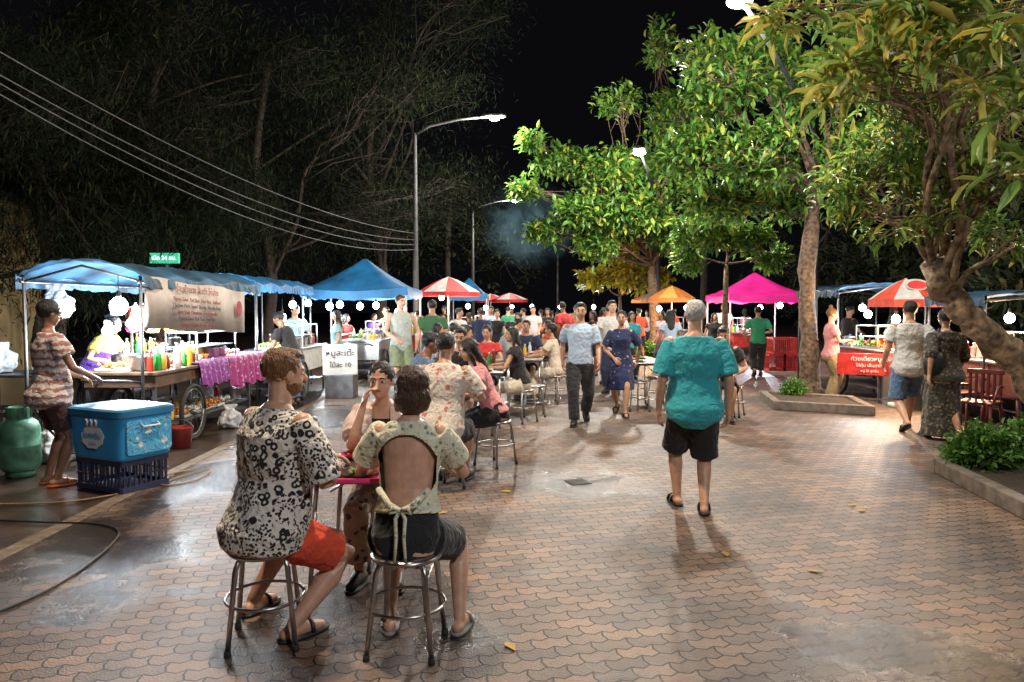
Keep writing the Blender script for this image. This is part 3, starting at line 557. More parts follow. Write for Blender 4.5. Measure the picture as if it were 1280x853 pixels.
def cart(label,x,y,rz,w,l,panel,h=.86,glassbox=True,bh=.40,wy=-.28):
    t=thing('food_cart',label,'food cart',(x,y,0),rz)
    MB().box((0,0,h-.02-bh/2),(w,l,bh)).build('cart_body',panel,t,bev=.01); MB().box((0,0,h),(w+.08,l+.08,.035)).build('countertop',steel if bh>.3 else wood,t,bev=.006)
    for sx in (-1,1):
        for sy in (-1,1): MB().box((sx*(w/2-.03),sy*(l/2-.03),(h-bh-.02)/2),(.035,.035,h-bh-.02)).build('leg',dsteel,t)
    MB().box((0,0,.24),(w-.04,l-.04,.02)).build('lower_shelf',dsteel,t)
    wheel(t,w/2+.05,l*wy,.32); wheel(t,-w/2-.05,l*wy,.32)
    MB().tube([(w*.3,-l/2,h-.1),(w*.3,-l/2-.3,h-.05),(-w*.3,-l/2-.3,h-.05),(-w*.3,-l/2,h-.1)],.014,8).build('push_handle',dsteel,t,True)
    if glassbox:
        g=MB()
        for sx in (-1,1):
            for sy in (-1,1): g.box((sx*w*.25+w*.15,sy*l*.22+l*.15,h+.21),(.016,.016,.40))
        for zz in (h+.03,h+.41):
            for sx in (-1,1): g.box((sx*w*.25+w*.15,l*.15,zz),(.016,l*.44,.016))
            for sy in (-1,1): g.box((w*.15,sy*l*.22+l*.15,zz),(w*.5,.016,.016))
        gg=g.build('display_frame',steel,t)
        MB().box((w*.15,l*.15,h+.22),(w*.46,l*.40,.008)).build('display_shelf',pm('tinted_glass',(.45,.5,.5),.1),gg)
    return t
gmats=[foodg,foody,foodr,pm('pale_food',(.6,.5,.3),.5,var=.4,scale=50),pm('orange_food',(.7,.25,.03),.45,var=.4,scale=50),pm('white_food',(.7,.68,.6),.5,var=.2,scale=50)]
gn=['green','fried brown','red','pale','orange','white']
def goods(where,x,y,z,rz,w,l,n,seed):
    r=random.Random(seed); rot=math.radians(rz)
    for k in range(n):
        ly=(-.5+(k//2+.5)/((n+1)//2))*l; lx=(-.22 if k%2 else .22)*w
        gx=x+lx*math.cos(rot)-ly*math.sin(rot); gy_=y+lx*math.sin(rot)+ly*math.cos(rot); q=r.randrange(6); kind=r.random()
        if kind<.55:
            t=thing('food_tray','tray of %s food %s'%(gn[q],where),'tray',(gx,gy_,z),rz+r.uniform(-6,6),'food trays '+where)
            MB().box((0,0,.015),(w*.36,l/((n+1)//2)*.8,.03)).build('tray',steel if r.random()<.6 else white,t,bev=.006); m=MB()
            for i in range(26): m.ell((r.uniform(-.15,.15)*w,r.uniform(-.33,.33)*l/((n+1)//2),.035+r.uniform(0,.05)),(r.uniform(.015,.04),r.uniform(.015,.04),.022),n=6,m=4)
            m.build('food',gmats[q],t,True)
        elif kind<.72:
            t=thing('cooking_pot','dented aluminium pot %s'%where,'pot',(gx,gy_,z),rz,'pots '+where); MB().lathe([(.11,0),(.13,.02),(.135,.15),(.145,.155),(.13,.15),(.12,.03),(.01,.02)],n=20).build('pot_body',steel,t,True); MB().lathe([(.14,.157),(.09,.175),(.02,.185),(.02,.205),(.005,.21)],n=18).build('lid',dsteel,t,True)
        else:
            for i in range(3): bottle('sauce bottle %s'%where,gx+r.uniform(-.1,.1),gy_+i*.09-.1,z,bc[r.randrange(5)],r.uniform(.16,.25),group='sauce bottles '+where)
# stall 1
roof_stall('weathered blue arched canopy over the nearest left stall',-5.35,-4.0,7.8,11.4,1.97,.18,blue)
ban=pm('banner_vinyl',(.46,.40,.36),.6,var=.35,scale=2.5)
t=thing('stall_banner','pale banner with small dark red lettering hanging from the nearest canopy','banner',(-3.93,9.1,1.62),-4); t.rotation_euler[0]=math.radians(-2.5)
m=MB(); vs=[]
for j in range(25):
    for z_ in (-.30,.28): vs.append((.018*math.sin(j*.8)+.01*math.sin(j*1.9),-1.22+j*2.44/24,z_+.015*math.sin(j*.5)))
m.add(vs,[(2*j,2*j+2,2*j+3,2*j+1) for j in range(24)]); o=m.build('banner_sheet',ban,t,True); s=o.modifiers.new('s','SOLIDIFY'); s.thickness=.004
rt=pm('red_ink',(.22,.012,.03),.5,var=.05); kt=pm('dark_ink',(.05,.03,.06),.5,var=.05); wtx=pm('white_ink',(.8,.8,.8),.5,var=.03)
e90=(math.pi/2,0,math.pi/2)
text('ร้านป้าแดง ส้มตำ ไก่ย่าง',.11,(.034,-.12,.19),e90,rt,t)
for k,s_ in enumerate(['Papaya Salad  Pad Thai  Fried Rice  Seafood','Chicken  Pork  Squid  Shrimp  Noodle Soup','Spicy Soup  Omelette  Fried Noodle','Papaya Salad  Pad Thai  Fried Rice','Chicken  Pork  Noodle Soup']): text(s_,.066,(.034,-.12,.07-k*.075),e90,kt if k%2 else rt,t)
m=MB(); m.loft([(V((.028,1.02,.02)),V((0,1,0)),V((0,0,1)),.08,.11),(V((.034,1.02,.02)),V((0,1,0)),V((0,0,1)),.08,.11)],20); m.build('round_emblem',pm('dark_red_ink',(.3,.02,.04),.5),t)
cart('dark wooden food cart under the nearest left canopy',-4.35,9.4,0,.8,2.9,wood,.88,True,.14,-.22)
goods('on the nearest left cart',-4.38,9.45,.90,0,.8,2.8,22,3); goods('on the lower shelf of the nearest left cart',-4.3,9.4,.26,0,.7,2.7,16,31)
ordn=['first','second','third','fourth','fifth','sixth','seventh','eighth','ninth']
for k in range(9): bottle('%s sauce bottle, %s from the near end of the left cart edge'%(['red','green','yellow','brown','clear'][k%5],ordn[k]),-4.02+R.uniform(-.05,.03),8.05+k*.13,.90,bc[k%5],R.uniform(.17,.30),R.uniform(.028,.045))
def drape(label,y0,y1,mat,drop,fx):
    m=MB(); vs=[];n=30
    for j in range(n+1):
        y_=y0+j*(y1-y0)/n; o_=.03*math.sin(j*1.3+y0)
        for q,(xx,zz) in enumerate([(-4.25,.925),(-3.9,.925),(-3.885+o_*.4,.85),(-3.87+o_,.62+drop*.5),(-3.87+o_*1.4,.50+drop+.03*math.sin(j*.7))]): vs.append((xx+fx,y_,zz))
    m.add(vs,[(5*j+q,5*j+q+1,5*j+q+6,5*j+q+5) for j in range(n) for q in range(4)]); o=m.build('tablecloth',mat,None,True); tag(o,label,'tablecloth')
pk_=cloth('magenta_print_cloth',(.30,.02,.16),(.62,.3,.5),'blotch',14,.3)
drape('magenta printed cloth draped over the far end of the nearest left cart',9.9,11.3,pk_,0,0); drape('short purple cloth along the middle of the nearest left cart edge',8.95,9.88,cloth('purple_print_cloth',(.22,.04,.25),(.5,.25,.5),'blotch',18,.3),.12,-.004)
t=thing('tube_lamp','white fluorescent tube lamp hanging under the nearest left canopy','lamp',(-4.5,9.3,1.55)); MB().box((0,0,.03),(.06,1.2,.04)).build('fixture',white,t); MB().tube([(0,-.58,-.005),(0,.58,-.005)],.016,10).build('tube',bulbE,t,True)
plight('tube_lamp_light',(-4.45,9.3,1.45),260,(.85,.95,1),.12)
bulb('white bulb hanging at the near left corner of the first stall',-4.2,7.7,1.63,110,.09)
bulb('white bulb hanging in the middle of the first stall',-4.3,8.5,1.42,90,.075); bulb('white bulb hanging toward the far end of the first stall',-4.2,10.6,1.50,90,.075)
# cooler + crate + cylinder
q=G(131,618); cx,cy=q.x+.0,q.y+.30
def crate(label,x,y,z,w,l,h,mat,rz=0,group=None):
    t=thing('plastic_crate',label,'crate',(x,y,z),rz,group); m=MB()
    m.box((0,0,.01),(w,l,.02))
    for zz in (.03,h-.025): 
        for s in (-1,1): m.box((s*w/2,0,zz),(.02,l,.05)); m.box((0,s*l/2,zz),(w,.02,.05))
    for s in (-1,1):
        for k in range(12): m.box((-w/2+(k+.5)*w/12,s*l/2,h/2),(.014,.014,h-.04))
        for k in range(9): m.box((s*w/2,-l/2+(k+.5)*l/9,h/2),(.014,.014,h-.04))
        m.box((0,s*l/2,h/2),(w,.012,.012)); m.box((s*w/2,0,h/2),(.012,l,.012))
    m.build('crate_walls',mat,t); return t
crate('dark blue grey plastic crate under the blue cooler box',cx,cy,0,.60,.46,.29,pm('slate_plastic',(.03,.038,.09),.45),-26)
t=thing('cooler_box','bright blue cooler box with a white logo standing on the dark crate','cooler',(cx,cy,.29),-26); cb=pm('cyan_blue_plastic',(.03,.32,.70),.35,var=.2,scale=4,bump=.05)
m=MB(); m.loft([(V((0,0,0)),V((1,0,0)),V((0,1,0)),.33,.25),(V((0,0,.02)),V((1,0,0)),V((0,1,0)),.345,.26),(V((0,0,.38)),V((1,0,0)),V((0,1,0)),.365,.28)],40,e=.25); m.build('cooler_body',cb,t)
m=MB(); m.loft([(V((0,0,.382)),V((1,0,0)),V((0,1,0)),.38,.295),(V((0,0,.435)),V((1,0,0)),V((0,1,0)),.38,.295),(V((0,0,.45)),V((1,0,0)),V((0,1,0)),.35,.27)],40,e=.25); m.build('lid',pm('deep_cyan_plastic',(.02,.17,.36),.6,var=.35,scale=3,bump=.1),t)
m=MB(); m.loft([(V((0,-.276,.20)),V((1,0,0)),V((0,.06,1)).normalized(),.15,.10),(V((0,-.281,.20)),V((1,0,0)),V((0,.06,1)).normalized(),.15,.10)],26,wav=.06,wn=9); m.build('white_emblem',wtx,t)
text('ไอศครีม',.075,(0,-.287,.21),(math.pi/2-.05,0,0),cb,t); text('อร่อย',.045,(0,-.285,.14),(math.pi/2-.05,0,0),cb,t)
m=MB()
for k in range(3): m.tube([(-.06+k*.06,-.287,.30),(-.045+k*.06,-.290,.335),(-.06+k*.06,-.290,.355)],.010,6)
m.build('logo_mark',wtx,t,True)
m=MB(); m.loft([(V((.372,0,.20)),V((0,1,0)),V((0,0,1)),.22,.15),(V((.352,0,.20)),V((0,1,0)),V((0,0,1)),.22,.15)],32,e=.15); m.build('picture_label',cloth('picture_print',(.06,.36,.66),(.60,.62,.55),'blotch',9,.30,(.30,.30,.12)),t)
for s in (-1,1): MB().tube([(s*.365,-.08,.31),(s*.40,-.08,.29),(s*.40,.08,.29),(s*.365,.08,.31)],.010,6).build('handle',white,t,True)
q=G(10,600); t=thing('gas_cylinder','green gas cylinder standing at the far left edge','gas cylinder',(q.x,q.y+.18,0)); t.scale=(.92,.92,.95); gc=pm('green_paint',(.10,.27,.17),.45,.2,var=.6,scale=7,bump=.08)
MB().lathe([(.13,0),(.135,.0),(.135,.05),(.135,.06)],n=32).lathe([(.10,.045),(.155,.06),(.183,.10),(.188,.13),(.188,.30),(.191,.305),(.191,.32),(.188,.325),(.188,.47),(.183,.50),(.165,.545),(.12,.58),(.04,.595)],n=32).build('tank',gc,t,True)
m=MB(); 
for k in range(20):
    if k%10<2: continue
    a=2*math.pi*k/20; b2=2*math.pi*(k+1)/20; m.add([(.112*math.cos(a),.112*math.sin(a),.57),(.112*math.cos(b2),.112*math.sin(b2),.57),(.118*math.cos(b2),.118*math.sin(b2),.70),(.118*math.cos(a),.118*math.sin(a),.70)],[(0,1,2,3)])
o=m.build('collar',gc,t); s_=o.modifiers.new('s','SOLIDIFY'); s_.thickness=.008
MB().lathe([(.02,.59),(.02,.65),(.035,.655),(.035,.68),(.01,.685)],n=12).build('valve',pm('brass',(.5,.33,.1),.35,1),t,True)
t=q+V((0,.13,0)); o=MB().tube([(t.x,t.y+.05,.63),(t.x+.15,t.y,.70),(t.x+.24,t.y+.1,.45),(t.x+.22,t.y+.5,.12),(t.x-.1,t.y+1.2,.02)],.012,8).build('gas_hose',blackp,None,True); tag(o,'black hose leading from the green gas cylinder valve','hose')
crate('dark crate of ingredients behind the vendor at the far left',-5.5,7.9,0,.8,.6,.5,blackp,5)
def bag(label,x,y,z,r,mat):
    m=MB(); m.loft([(V((0,0,0)),V((1,0,0)),V((0,1,0)),r*.7,r*.5),(V((0,0,r*.5)),V((1,0,0)),V((0,1,0)),r*1.0,r*.75),(V((.02,0,r*1.2)),V((1,0,0)),V((0,1,0)),r*.85,r*.55),(V((0,0,r*1.7)),V((1,0,0)),V((0,1,0)),r*.45,r*.2),(V((0,0,r*2.1)),V((1,0,0)),V((0,1,0)),r*.6,r*.1)],26,wav=.10,wn=7)
    t=thing('plastic_bag',label,'bag',(x,y,z),R.uniform(0,90)); queue(m,'bag_film',[mat],t,.012,1,disp=.07,dsz=.07)
pbag=pm('white_bag_plastic',(.50,.52,.56),.28,var=.3,scale=12,bump=.7)
MB().box((0,0,.41),(1.5,.7,.03)).box((-.7,0,.2),(.04,.6,.4)).box((.7,0,.2),(.04,.6,.4)).build('prep_table',dsteel,None,loc=(-5.6,8.5,.42)); tag(bpy.data.objects['prep_table'],'low steel preparation table behind the vendor on the far left','table')
bag('white plastic bag at the far left end of the preparation table',-6.0,8.45,.85,.17,pbag); bag('white plastic bag next to the vendor on the preparation table',-5.45,8.35,.85,.13,pbag); bag('large white bag hanging under the left canopy edge',-5.25,8.3,1.50,.18,pbag); bag('brown paper bag beside the hanging banner',-4.15,8.0,1.36,.13,pm('kraft_paper',(.4,.24,.12),.7,bump=.3)); bag('pale bag on the ground behind the gas cylinder',-4.75,7.55,0,.24,pbag); bag('pale bag on the ground by the nearest cart wheel',-3.78,9.6,0,.15,pbag)
for k in range(6): bag('small bag hanging from the left canopy rail, %s from the near end'%ordn[k],-4.55,8.1+k*.5,1.32+R.uniform(-.05,.05),R.uniform(.07,.10),[pbag,MC['pink_plastic'],MC['kraft_paper'],bc[2],pbag,bc[0]][k])
def bucket(label,x,y,r,h,mat):
    t=thing('bucket',label,'bucket',(x,y,0)); MB().lathe([(r*.75,0),(r*.95,h*.95),(r,h),(r*.93,h),(r*.72,.02),(.01,.02)],n=22).build('bucket_body',mat,t,True); MB().tube([(r*math.cos(a),0,h+r*.75*math.sin(a)-.02) for a in [math.pi*i/10 for i in range(11)]],.004,5).build('handle',dsteel,t,True)
bucket('dark red bucket beside the nearest left cart',-3.82,8.25,.14,.24,pm('dark_red_plastic',(.22,.02,.02),.4)); bucket('black bucket beside the magenta cloth',-3.6,10.9,.15,.28,blackp); bucket('blue bucket behind the dark crate',-4.3,7.3,.17,.3,cb)
cart('second dark counter behind the nearest left cart',-5.6,10.6,0,.6,1.6,pm('brown_paint',(.2,.06,.04),.5),.9,False); goods('on the counter behind the nearest left cart',-5.6,10.6,.92,0,.6,1.5,8,77)
t=thing('shelf_rack','steel shelf rack full of goods at the back of the nearest left stall','shelf',(-5.15,10.3,0))
for zz in (.5,1.0,1.42): MB().box((0,0,zz),(.32,1.7,.02)).build('shelf',dsteel,t)
for sx in (-1,1):
    for sy in (-1,1): MB().box((sx*.15,sy*.84,.75),(.025,.025,1.5)).build('upright',dsteel,t)
goods('on the middle board of the shelf rack',-5.15,10.3,1.01,0,.34,1.6,12,81); goods('on the top board of the shelf rack',-5.15,10.3,1.43,0,.34,1.6,12,82)
# stall 2..n
roof_stall('blue canopy over the second stall on the left',-5.3,-4.2,11.9,15.2,2.02,.16,bluel)
cart('white food cart of the second left stall',-4.1,13.2,0,.75,2.2,white,.88); goods('on the second left cart',-4.1,13.2,.90,0,.75,2.0,12,5)
t=thing('menu_board','white menu board with dark lettering standing at the second left cart','sign',(-3.05,12.75,.42),14); MB().box((0,0,.27),(.60,.03,.54)).build('board',pm('board_white',(.62,.62,.60),.5,var=.15),t,bev=.004); text('หมูสะเต๊ะ',.15,(0,-.02,.38),(math.pi/2,0,0),kt,t); text('ไม้ละ 10',.12,(0,-.02,.17),(math.pi/2,0,0),kt,t)
MB().box((0,0,.21),(.5,.4,.42)).build('stand_box',dsteel,None,loc=(-3.05,12.85,0),bev=.01); tag(bpy.data.objects['stand_box'],'grey metal box holding up the white menu board','box')
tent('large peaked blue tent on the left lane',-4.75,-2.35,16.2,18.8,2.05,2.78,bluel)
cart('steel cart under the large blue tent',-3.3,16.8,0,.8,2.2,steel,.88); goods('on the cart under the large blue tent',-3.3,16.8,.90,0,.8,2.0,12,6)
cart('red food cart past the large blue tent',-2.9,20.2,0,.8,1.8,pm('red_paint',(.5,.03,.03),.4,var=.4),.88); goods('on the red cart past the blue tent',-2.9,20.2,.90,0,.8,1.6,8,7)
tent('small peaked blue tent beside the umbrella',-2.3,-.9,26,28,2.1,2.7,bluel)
ur=pm('umbrella_red',(.6,.03,.03),.6,emit=.05); uw=pm('umbrella_white',(.6,.57,.55),.6,emit=.04); uo=pm('umbrella_orange',(.65,.2,.04),.6,emit=.05);  # umbrella cloths get a weak glow of their own, painted lamplight
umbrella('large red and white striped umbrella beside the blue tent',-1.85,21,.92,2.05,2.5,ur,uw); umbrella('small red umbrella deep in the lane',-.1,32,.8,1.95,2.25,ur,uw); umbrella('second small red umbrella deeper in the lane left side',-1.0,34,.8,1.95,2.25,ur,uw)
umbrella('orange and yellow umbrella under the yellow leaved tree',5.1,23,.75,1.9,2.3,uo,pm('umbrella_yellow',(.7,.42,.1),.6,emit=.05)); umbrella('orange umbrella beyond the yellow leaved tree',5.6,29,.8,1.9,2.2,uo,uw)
for x_,y_,l in [(-1.6,22.5,'under the striped umbrella'),(-1.3,27,'under the small blue tent'),(5.2,23.3,'under the orange umbrella'),(-.2,32.4,'under the small red umbrella')]:
    cart('steel cart '+l,x_,y_,0,.8,1.7,steel,.88,True); goods('on the cart '+l,x_,y_,.9,0,.8,1.5,4,int(y_*10))
q0=W(899,372,21).x;q1=W(992,372,21).x
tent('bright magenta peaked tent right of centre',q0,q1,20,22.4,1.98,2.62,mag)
cart('red cart under the magenta tent',(q0+q1)/2-.4,21.3,0,.8,1.6,MC['red_paint'],.88); goods('under the magenta tent',(q0+q1)/2-.4,21.3,.9,0,.8,1.5,4,44)
for k,(px,zz) in enumerate([(968,0),(985,0),(977,.42)]):
    q=W(px,440,18.5); crate('bright red crate stacked below the magenta tent, %s'%['left one of the bottom pair','right one of the bottom pair','top one'][k],q.x,18.5,zz,.42 if k<2 else .6,.5,.42,MC['red_paint'])
# right stalls
roof_stall('dark blue canopy over the stall behind the planter tree',6.0,7.7,13.3,15.2,1.95,.12,dblue)
cart('cart with red front board on the right',6.55,12.9,180,.8,1.7,MC['red_paint'],.88); goods('on the red fronted right cart',6.55,12.9,.9,180,.8,1.6,12,9)
t=thing('red_sign','red board with white lettering on the right cart','sign',(5.98,12.0,.50),-28); MB().box((0,0,.16),(1.0,.03,.36)).build('board',MC['red_paint'],t,bev=.004); text('ก๋วยเตี๋ยวหมูตุ๋น',.095,(0,-.02,.25),(math.pi/2,0,0),wtx,t); text('ไก่ตุ๋น เย็นตาโฟ',.07,(0,-.02,.14),(math.pi/2,0,0),wtx,t); text('หมู ไก่ ลูกชิ้น',.055,(0,-.02,.05),(math.pi/2,0,0),wtx,t)
MB().box((-.45,0,.3),(.03,.03,.62)).box((.45,0,.3),(.03,.03,.62)).box((0,0,.08),(.9,.025,.025)).build('sign_stand',dsteel,None,loc=(5.98,12.05,0)); tag(bpy.data.objects['sign_stand'],'two grey legs carrying the red lettered board','stand'); bpy.data.objects['sign_stand'].rotation_euler=(0,0,math.radians(-28))
umb=umbrella('red and white umbrella with red oval over the right stall',W(1132,360,11.6).x,11.6,.55,1.74,2.08,pm('umbrella_rust',(.55,.07,.04),.6),uw)
m=MB(); m.loft([(V((0,-.30,1.965)),V((1,0,0)),V((0,.5,.86)).normalized(),.19,.10),(V((0,-.315,1.975)),V((1,0,0)),V((0,.5,.86)).normalized(),.19,.10)],20); m.build('white_oval_patch',uw,umb)
m=MB(); m.loft([(V((0,-.325,1.965)),V((1,0,0)),V((0,.5,.86)).normalized(),.15,.07),(V((0,-.338,1.972)),V((1,0,0)),V((0,.5,.86)).normalized(),.15,.07)],20); m.build('red_oval_emblem',ur,umb)
roof_stall('dark corrugated canopy over the far right stall',6.3,8.4,9.6,11.0,1.78,.08,dblue)
cart('steel cart at the right edge with food display',7.0,10.2,180,.85,1.8,MC['brown_paint'],.86); goods('on the cart at the right edge',7.0,10.2,.88,180,.85,1.6,14,12)
goods('on the counter beside the right umbrella',6.6,11.6,.9,180,.7,.8,6,13)
MB().box((0,0,.44),(.8,.9,.88)).build('counter_box',steel,None,loc=(6.6,11.6,0),bev=.01); tag(bpy.data.objects['counter_box'],'steel counter below the red and white umbrella on the right','counter')
def pchair(label,x,y,rz,mat):
    t=thing('plastic_chair',label,'chair',(x,y,0),rz,'red plastic chairs at the right stall'); MB().box((0,0,.43),(.42,.42,.03)).build('seat',mat,t,bev=.01)
    m=MB()
    for k in range(6): m.box((-.17+k*.068,-.21,.62),(.035,.02,.34))
    m.box((0,-.21,.80),(.42,.03,.06)); m.build('backrest',mat,t,bev=.006)
    for sx in (-1,1):
        for sy in (-1,1): MB().tube([(sx*.18,sy*.18,.42),(sx*.21,sy*.21,0)],[.024,.016],8).build('leg',mat,t,True)
        MB().tube([(sx*.2,-.2,.62),(sx*.23,.05,.64),(sx*.21,.18,.42)],.016,8).build('armrest',mat,t,True)
rp=pm('red_plastic',(.11,.016,.013),.4)
for px,py,l in [(1222,545,'near red plastic chair behind the leafy planter'),(1252,535,'red plastic chair second from the patterned dress'),(1200,528,'red plastic chair closest to the patterned dress')]:
    q=G(px,py); pchair('dark '+l,q.x,q.y,R.uniform(120,240),rp)
on26='first second third fourth fifth sixth seventh eighth ninth tenth eleventh twelfth thirteenth fourteenth fifteenth sixteenth seventeenth eighteenth nineteenth twentieth twenty-first twenty-second twenty-third twenty-fourth twenty-fifth twenty-sixth'.split()
wm=(1,.66,.36)
for i,(px,py,d,w) in enumerate([(353,397,12.2,110),(366,381,13.5,0),(385,379,14.6,90),(412,383,16.4,180),(425,381,16.8,0),(450,383,17.6,0),(470,382,18.2,130),(505,384,19.5,0),(497,390,20.5,90),(552,372,21,130),(585,383,24,0),(607,385,26,160),(640,384,30,0),(665,383,33,160),(700,384,31,0),(742,384,28,140),(824,386,22.5,170),(858,385,24,0),(905,372,21.4,0),(950,385,21,180),(975,382,20.6,0),(1085,393,13,150),(1078,385,14.4,0),(1120,399,11.7,120),(1222,402,10.3,150),(1262,398,10.2,0)]):
    q=W(px,py,d); bulb('white stall bulb, %s counting from the left after the first stall'%on26[i],q.x,d,q.z,w,.065 if d<16 else .08,wm if i in(6,9,13,16,23,24) else (.85,.94,1))
flush(); print('people done',time.time()-T0)
# ------------------------------------------------------------ ground
def ground_mat():
    m,t,N,L,b=nt('interlocking_pavers')
    def MN(op,a=None,bb=None,c=None):
        n=N.new('ShaderNodeMath'); n.operation=op
        for i,s in enumerate((a,bb,c)):
            if s is None: continue
            if isinstance(s,(int,float)): n.inputs[i].default_value=s
            else: L.new(s,n.inputs[i])
        return n.outputs[0]
    tc=N.new('ShaderNodeTexCoord'); mp=N.new('ShaderNodeMapping'); mp.inputs['Rotation'].default_value=(0,0,math.radians(-14)); L.new(tc.outputs['Object'],mp.inputs[0])
    sp=N.new('ShaderNodeSeparateXYZ'); L.new(mp.outputs[0],sp.inputs[0]); X,Y=sp.outputs[0],sp.outputs[1]
    P_=.046
    zx=MN('MULTIPLY',MN('PINGPONG',X,P_),.50); zy=MN('MULTIPLY',MN('PINGPONG',Y,P_),.26)
    cb=N.new('ShaderNodeCombineXYZ'); L.new(MN('ADD',X,zy),cb.inputs[0]); L.new(MN('ADD',Y,zx),cb.inputs[1])
    br=N.new('ShaderNodeTexBrick'); L.new(cb.outputs[0],br.inputs['Vector']); br.inputs['Scale'].default_value=1; br.inputs['Brick Width'].default_value=P_*4; br.inputs['Row Height'].default_value=P_*2; br.inputs['Mortar Size'].default_value=.0052; br.inputs['Mortar Smooth'].default_value=.25; br.inputs['Bias'].default_value=0
    br.inputs['Color1'].default_value=(.115,.095,.085,1); br.inputs['Color2'].default_value=(.235,.165,.120,1); br.inputs['Mortar'].default_value=(.010,.008,.007,1)
    nz=N.new('ShaderNodeTexNoise'); nz.inputs['Scale'].default_value=.8; nz.inputs['Detail'].default_value=9; nz.inputs['Roughness'].default_value=.72; L.new(tc.outputs['Object'],nz.inputs['Vector'])
    fn=N.new('ShaderNodeTexNoise'); fn.inputs['Scale'].default_value=90; fn.inputs['Detail'].default_value=5; L.new(tc.outputs['Object'],fn.inputs['Vector'])
    r=N.new('ShaderNodeValToRGB'); r.color_ramp.elements[0].position=.34; r.color_ramp.elements[0].color=(.36,.39,.45,1); r.color_ramp.elements[1].position=.66; r.color_ramp.elements[1].color=(1.4,1.2,1.02,1); L.new(nz.outputs['Fac'],r.inputs[0])
    mu=N.new('ShaderNodeMix'); mu.data_type='RGBA'; mu.blend_type='MULTIPLY'; mu.inputs[0].default_value=1; L.new(br.outputs['Color'],mu.inputs[6]); L.new(r.outputs[0],mu.inputs[7])
    mu2=N.new('ShaderNodeMix'); mu2.data_type='RGBA'; mu2.blend_type='OVERLAY'; mu2.inputs[0].default_value=.8; L.new(mu.outputs[2],mu2.inputs[6]); L.new(fn.outputs['Fac'],mu2.inputs[7])
    wet=None; n2=N.new('ShaderNodeTexNoise'); n2.inputs['Scale'].default_value=1.8; n2.inputs['Detail'].default_value=5; n2.inputs['Roughness'].default_value=.55; L.new(tc.outputs['Object'],n2.inputs['Vector'])
    for (px,py,rad) in [(718,603,.75),(1150,830,.8),(60,690,1.2),(690,500,1.2),(120,740,.5),(420,520,1.5),(665,610,.35),(560,800,.3),(250,600,1.2),(560,470,3.0),(330,545,1.2)]:
        g=G(px,py); vd=N.new('ShaderNodeVectorMath'); vd.operation='DISTANCE'; L.new(tc.outputs['Object'],vd.inputs[0]); vd.inputs[1].default_value=g
        s=MN('SUBTRACT',1,MN('DIVIDE',vd.outputs['Value'],rad)); wet=s if wet is None else MN('MAXIMUM',wet,s)
    wet=MN('ADD',MN('MAXIMUM',wet,-.22),MN('MULTIPLY',MN('SUBTRACT',n2.outputs['Fac'],.5),2.6))
    wr=N.new('ShaderNodeMapRange'); L.new(wet,wr.inputs['Value']); wr.inputs['From Min'].default_value=.05; wr.inputs['From Max'].default_value=.65
    dk=N.new('ShaderNodeMix'); dk.data_type='RGBA'; L.new(MN('MULTIPLY',wr.outputs[0],.8),dk.inputs[0]); L.new(mu2.outputs[2],dk.inputs[6]); dk.inputs[7].default_value=(.016,.013,.012,1); L.new(dk.outputs[2],b.inputs['Base Color'])
    rr=N.new('ShaderNodeMapRange'); L.new(wr.outputs[0],rr.inputs['Value']); rr.inputs['To Min'].default_value=.52; rr.inputs['To Max'].default_value=.15; L.new(MN('ADD',rr.outputs[0],MN('MULTIPLY',MN('SUBTRACT',fn.outputs['Fac'],.5),.3)),b.inputs['Roughness'])
    hh=MN('ADD',MN('MULTIPLY',br.outputs['Fac'],-1),MN('MULTIPLY',fn.outputs['Fac'],.6)); bp=N.new('ShaderNodeBump'); bp.inputs['Strength'].default_value=.95; bp.inputs['Distance'].default_value=.010; L.new(hh,bp.inputs['Height']); L.new(bp.outputs[0],b.inputs['Normal'])
    return m
MB().box((0,0,-.05),(400,400,.08)).build('ground',pm('dark_soil',(.05,.045,.04),.9,scale=.5),None,kind='structure')
m=MB(); m.add([(-3.3,-8,0),(30,-8,0),(30,60,0),(-3.3,60,0)],[(0,1,2,3)]); m.build('plaza_paving',ground_mat(),None,kind='structure')
m=MB(); m.add([(-25,-8,-.005),(-3.3,-8,-.005),(-3.3,60,-.005),(-25,60,-.005)],[(0,1,2,3)]); 
asp=pm('wet_asphalt',(.06,.040,.030),.28,var=.7,scale=3,bump=.5); m.build('road',asp,None,kind='structure')
m=MB()
for k in range(34): m.box((-3.34,-7+k*1.0,-.03),(.13,.99,.072))
m.build('kerb_strip',pm('kerb_concrete',(.16,.12,.085),.8,var=.5,scale=12,bump=.3),None,kind='structure',bev=.008)
conc=pm('planter_concrete',(.17,.14,.115),.85,var=.5,scale=9,bump=.5); soil=pm('planter_soil',(.05,.035,.025),.95,var=.5,scale=30,bump=.6)
def planter(label,pts):
    c=sum((V(p) for p in pts),V((0,0,0)))/len(pts); t=thing('planter_kerb',label,'planter',c); m=MB(); n=len(pts)
    for i in range(n):
        a=V(pts[i])-c;b_=V(pts[(i+1)%n])-c; d=(b_-a); L_=d.length; rot=MX.Rotation(math.atan2(d.y,d.x),3,'Z'); m.box((a+b_)/2+V((0,0,.07)),(L_+.1,.12,.14+.004*i),rot=rot)
    m.build('kerb_stones',conc,t,bev=.012); s=MB(); s.add([V(p)-c+V((0,0,.11)) for p in pts],[tuple(range(n))]); s.build('soil',soil,t)
a=G(1176,592);b_=G(1300,656); planter('low concrete kerb around the leafy bush at the right edge',[a,b_,b_+V((3,1.2,0)),V((a.x+3.2,a.y+1.6,0)),V((a.x+.6,a.y+.7,0))])
a=G(970,512);b_=G(1088,519); planter('square concrete kerb around the almond tree trunk',[a,b_,b_+V((.25,1.2,0)),a+V((.25,1.3,0))])
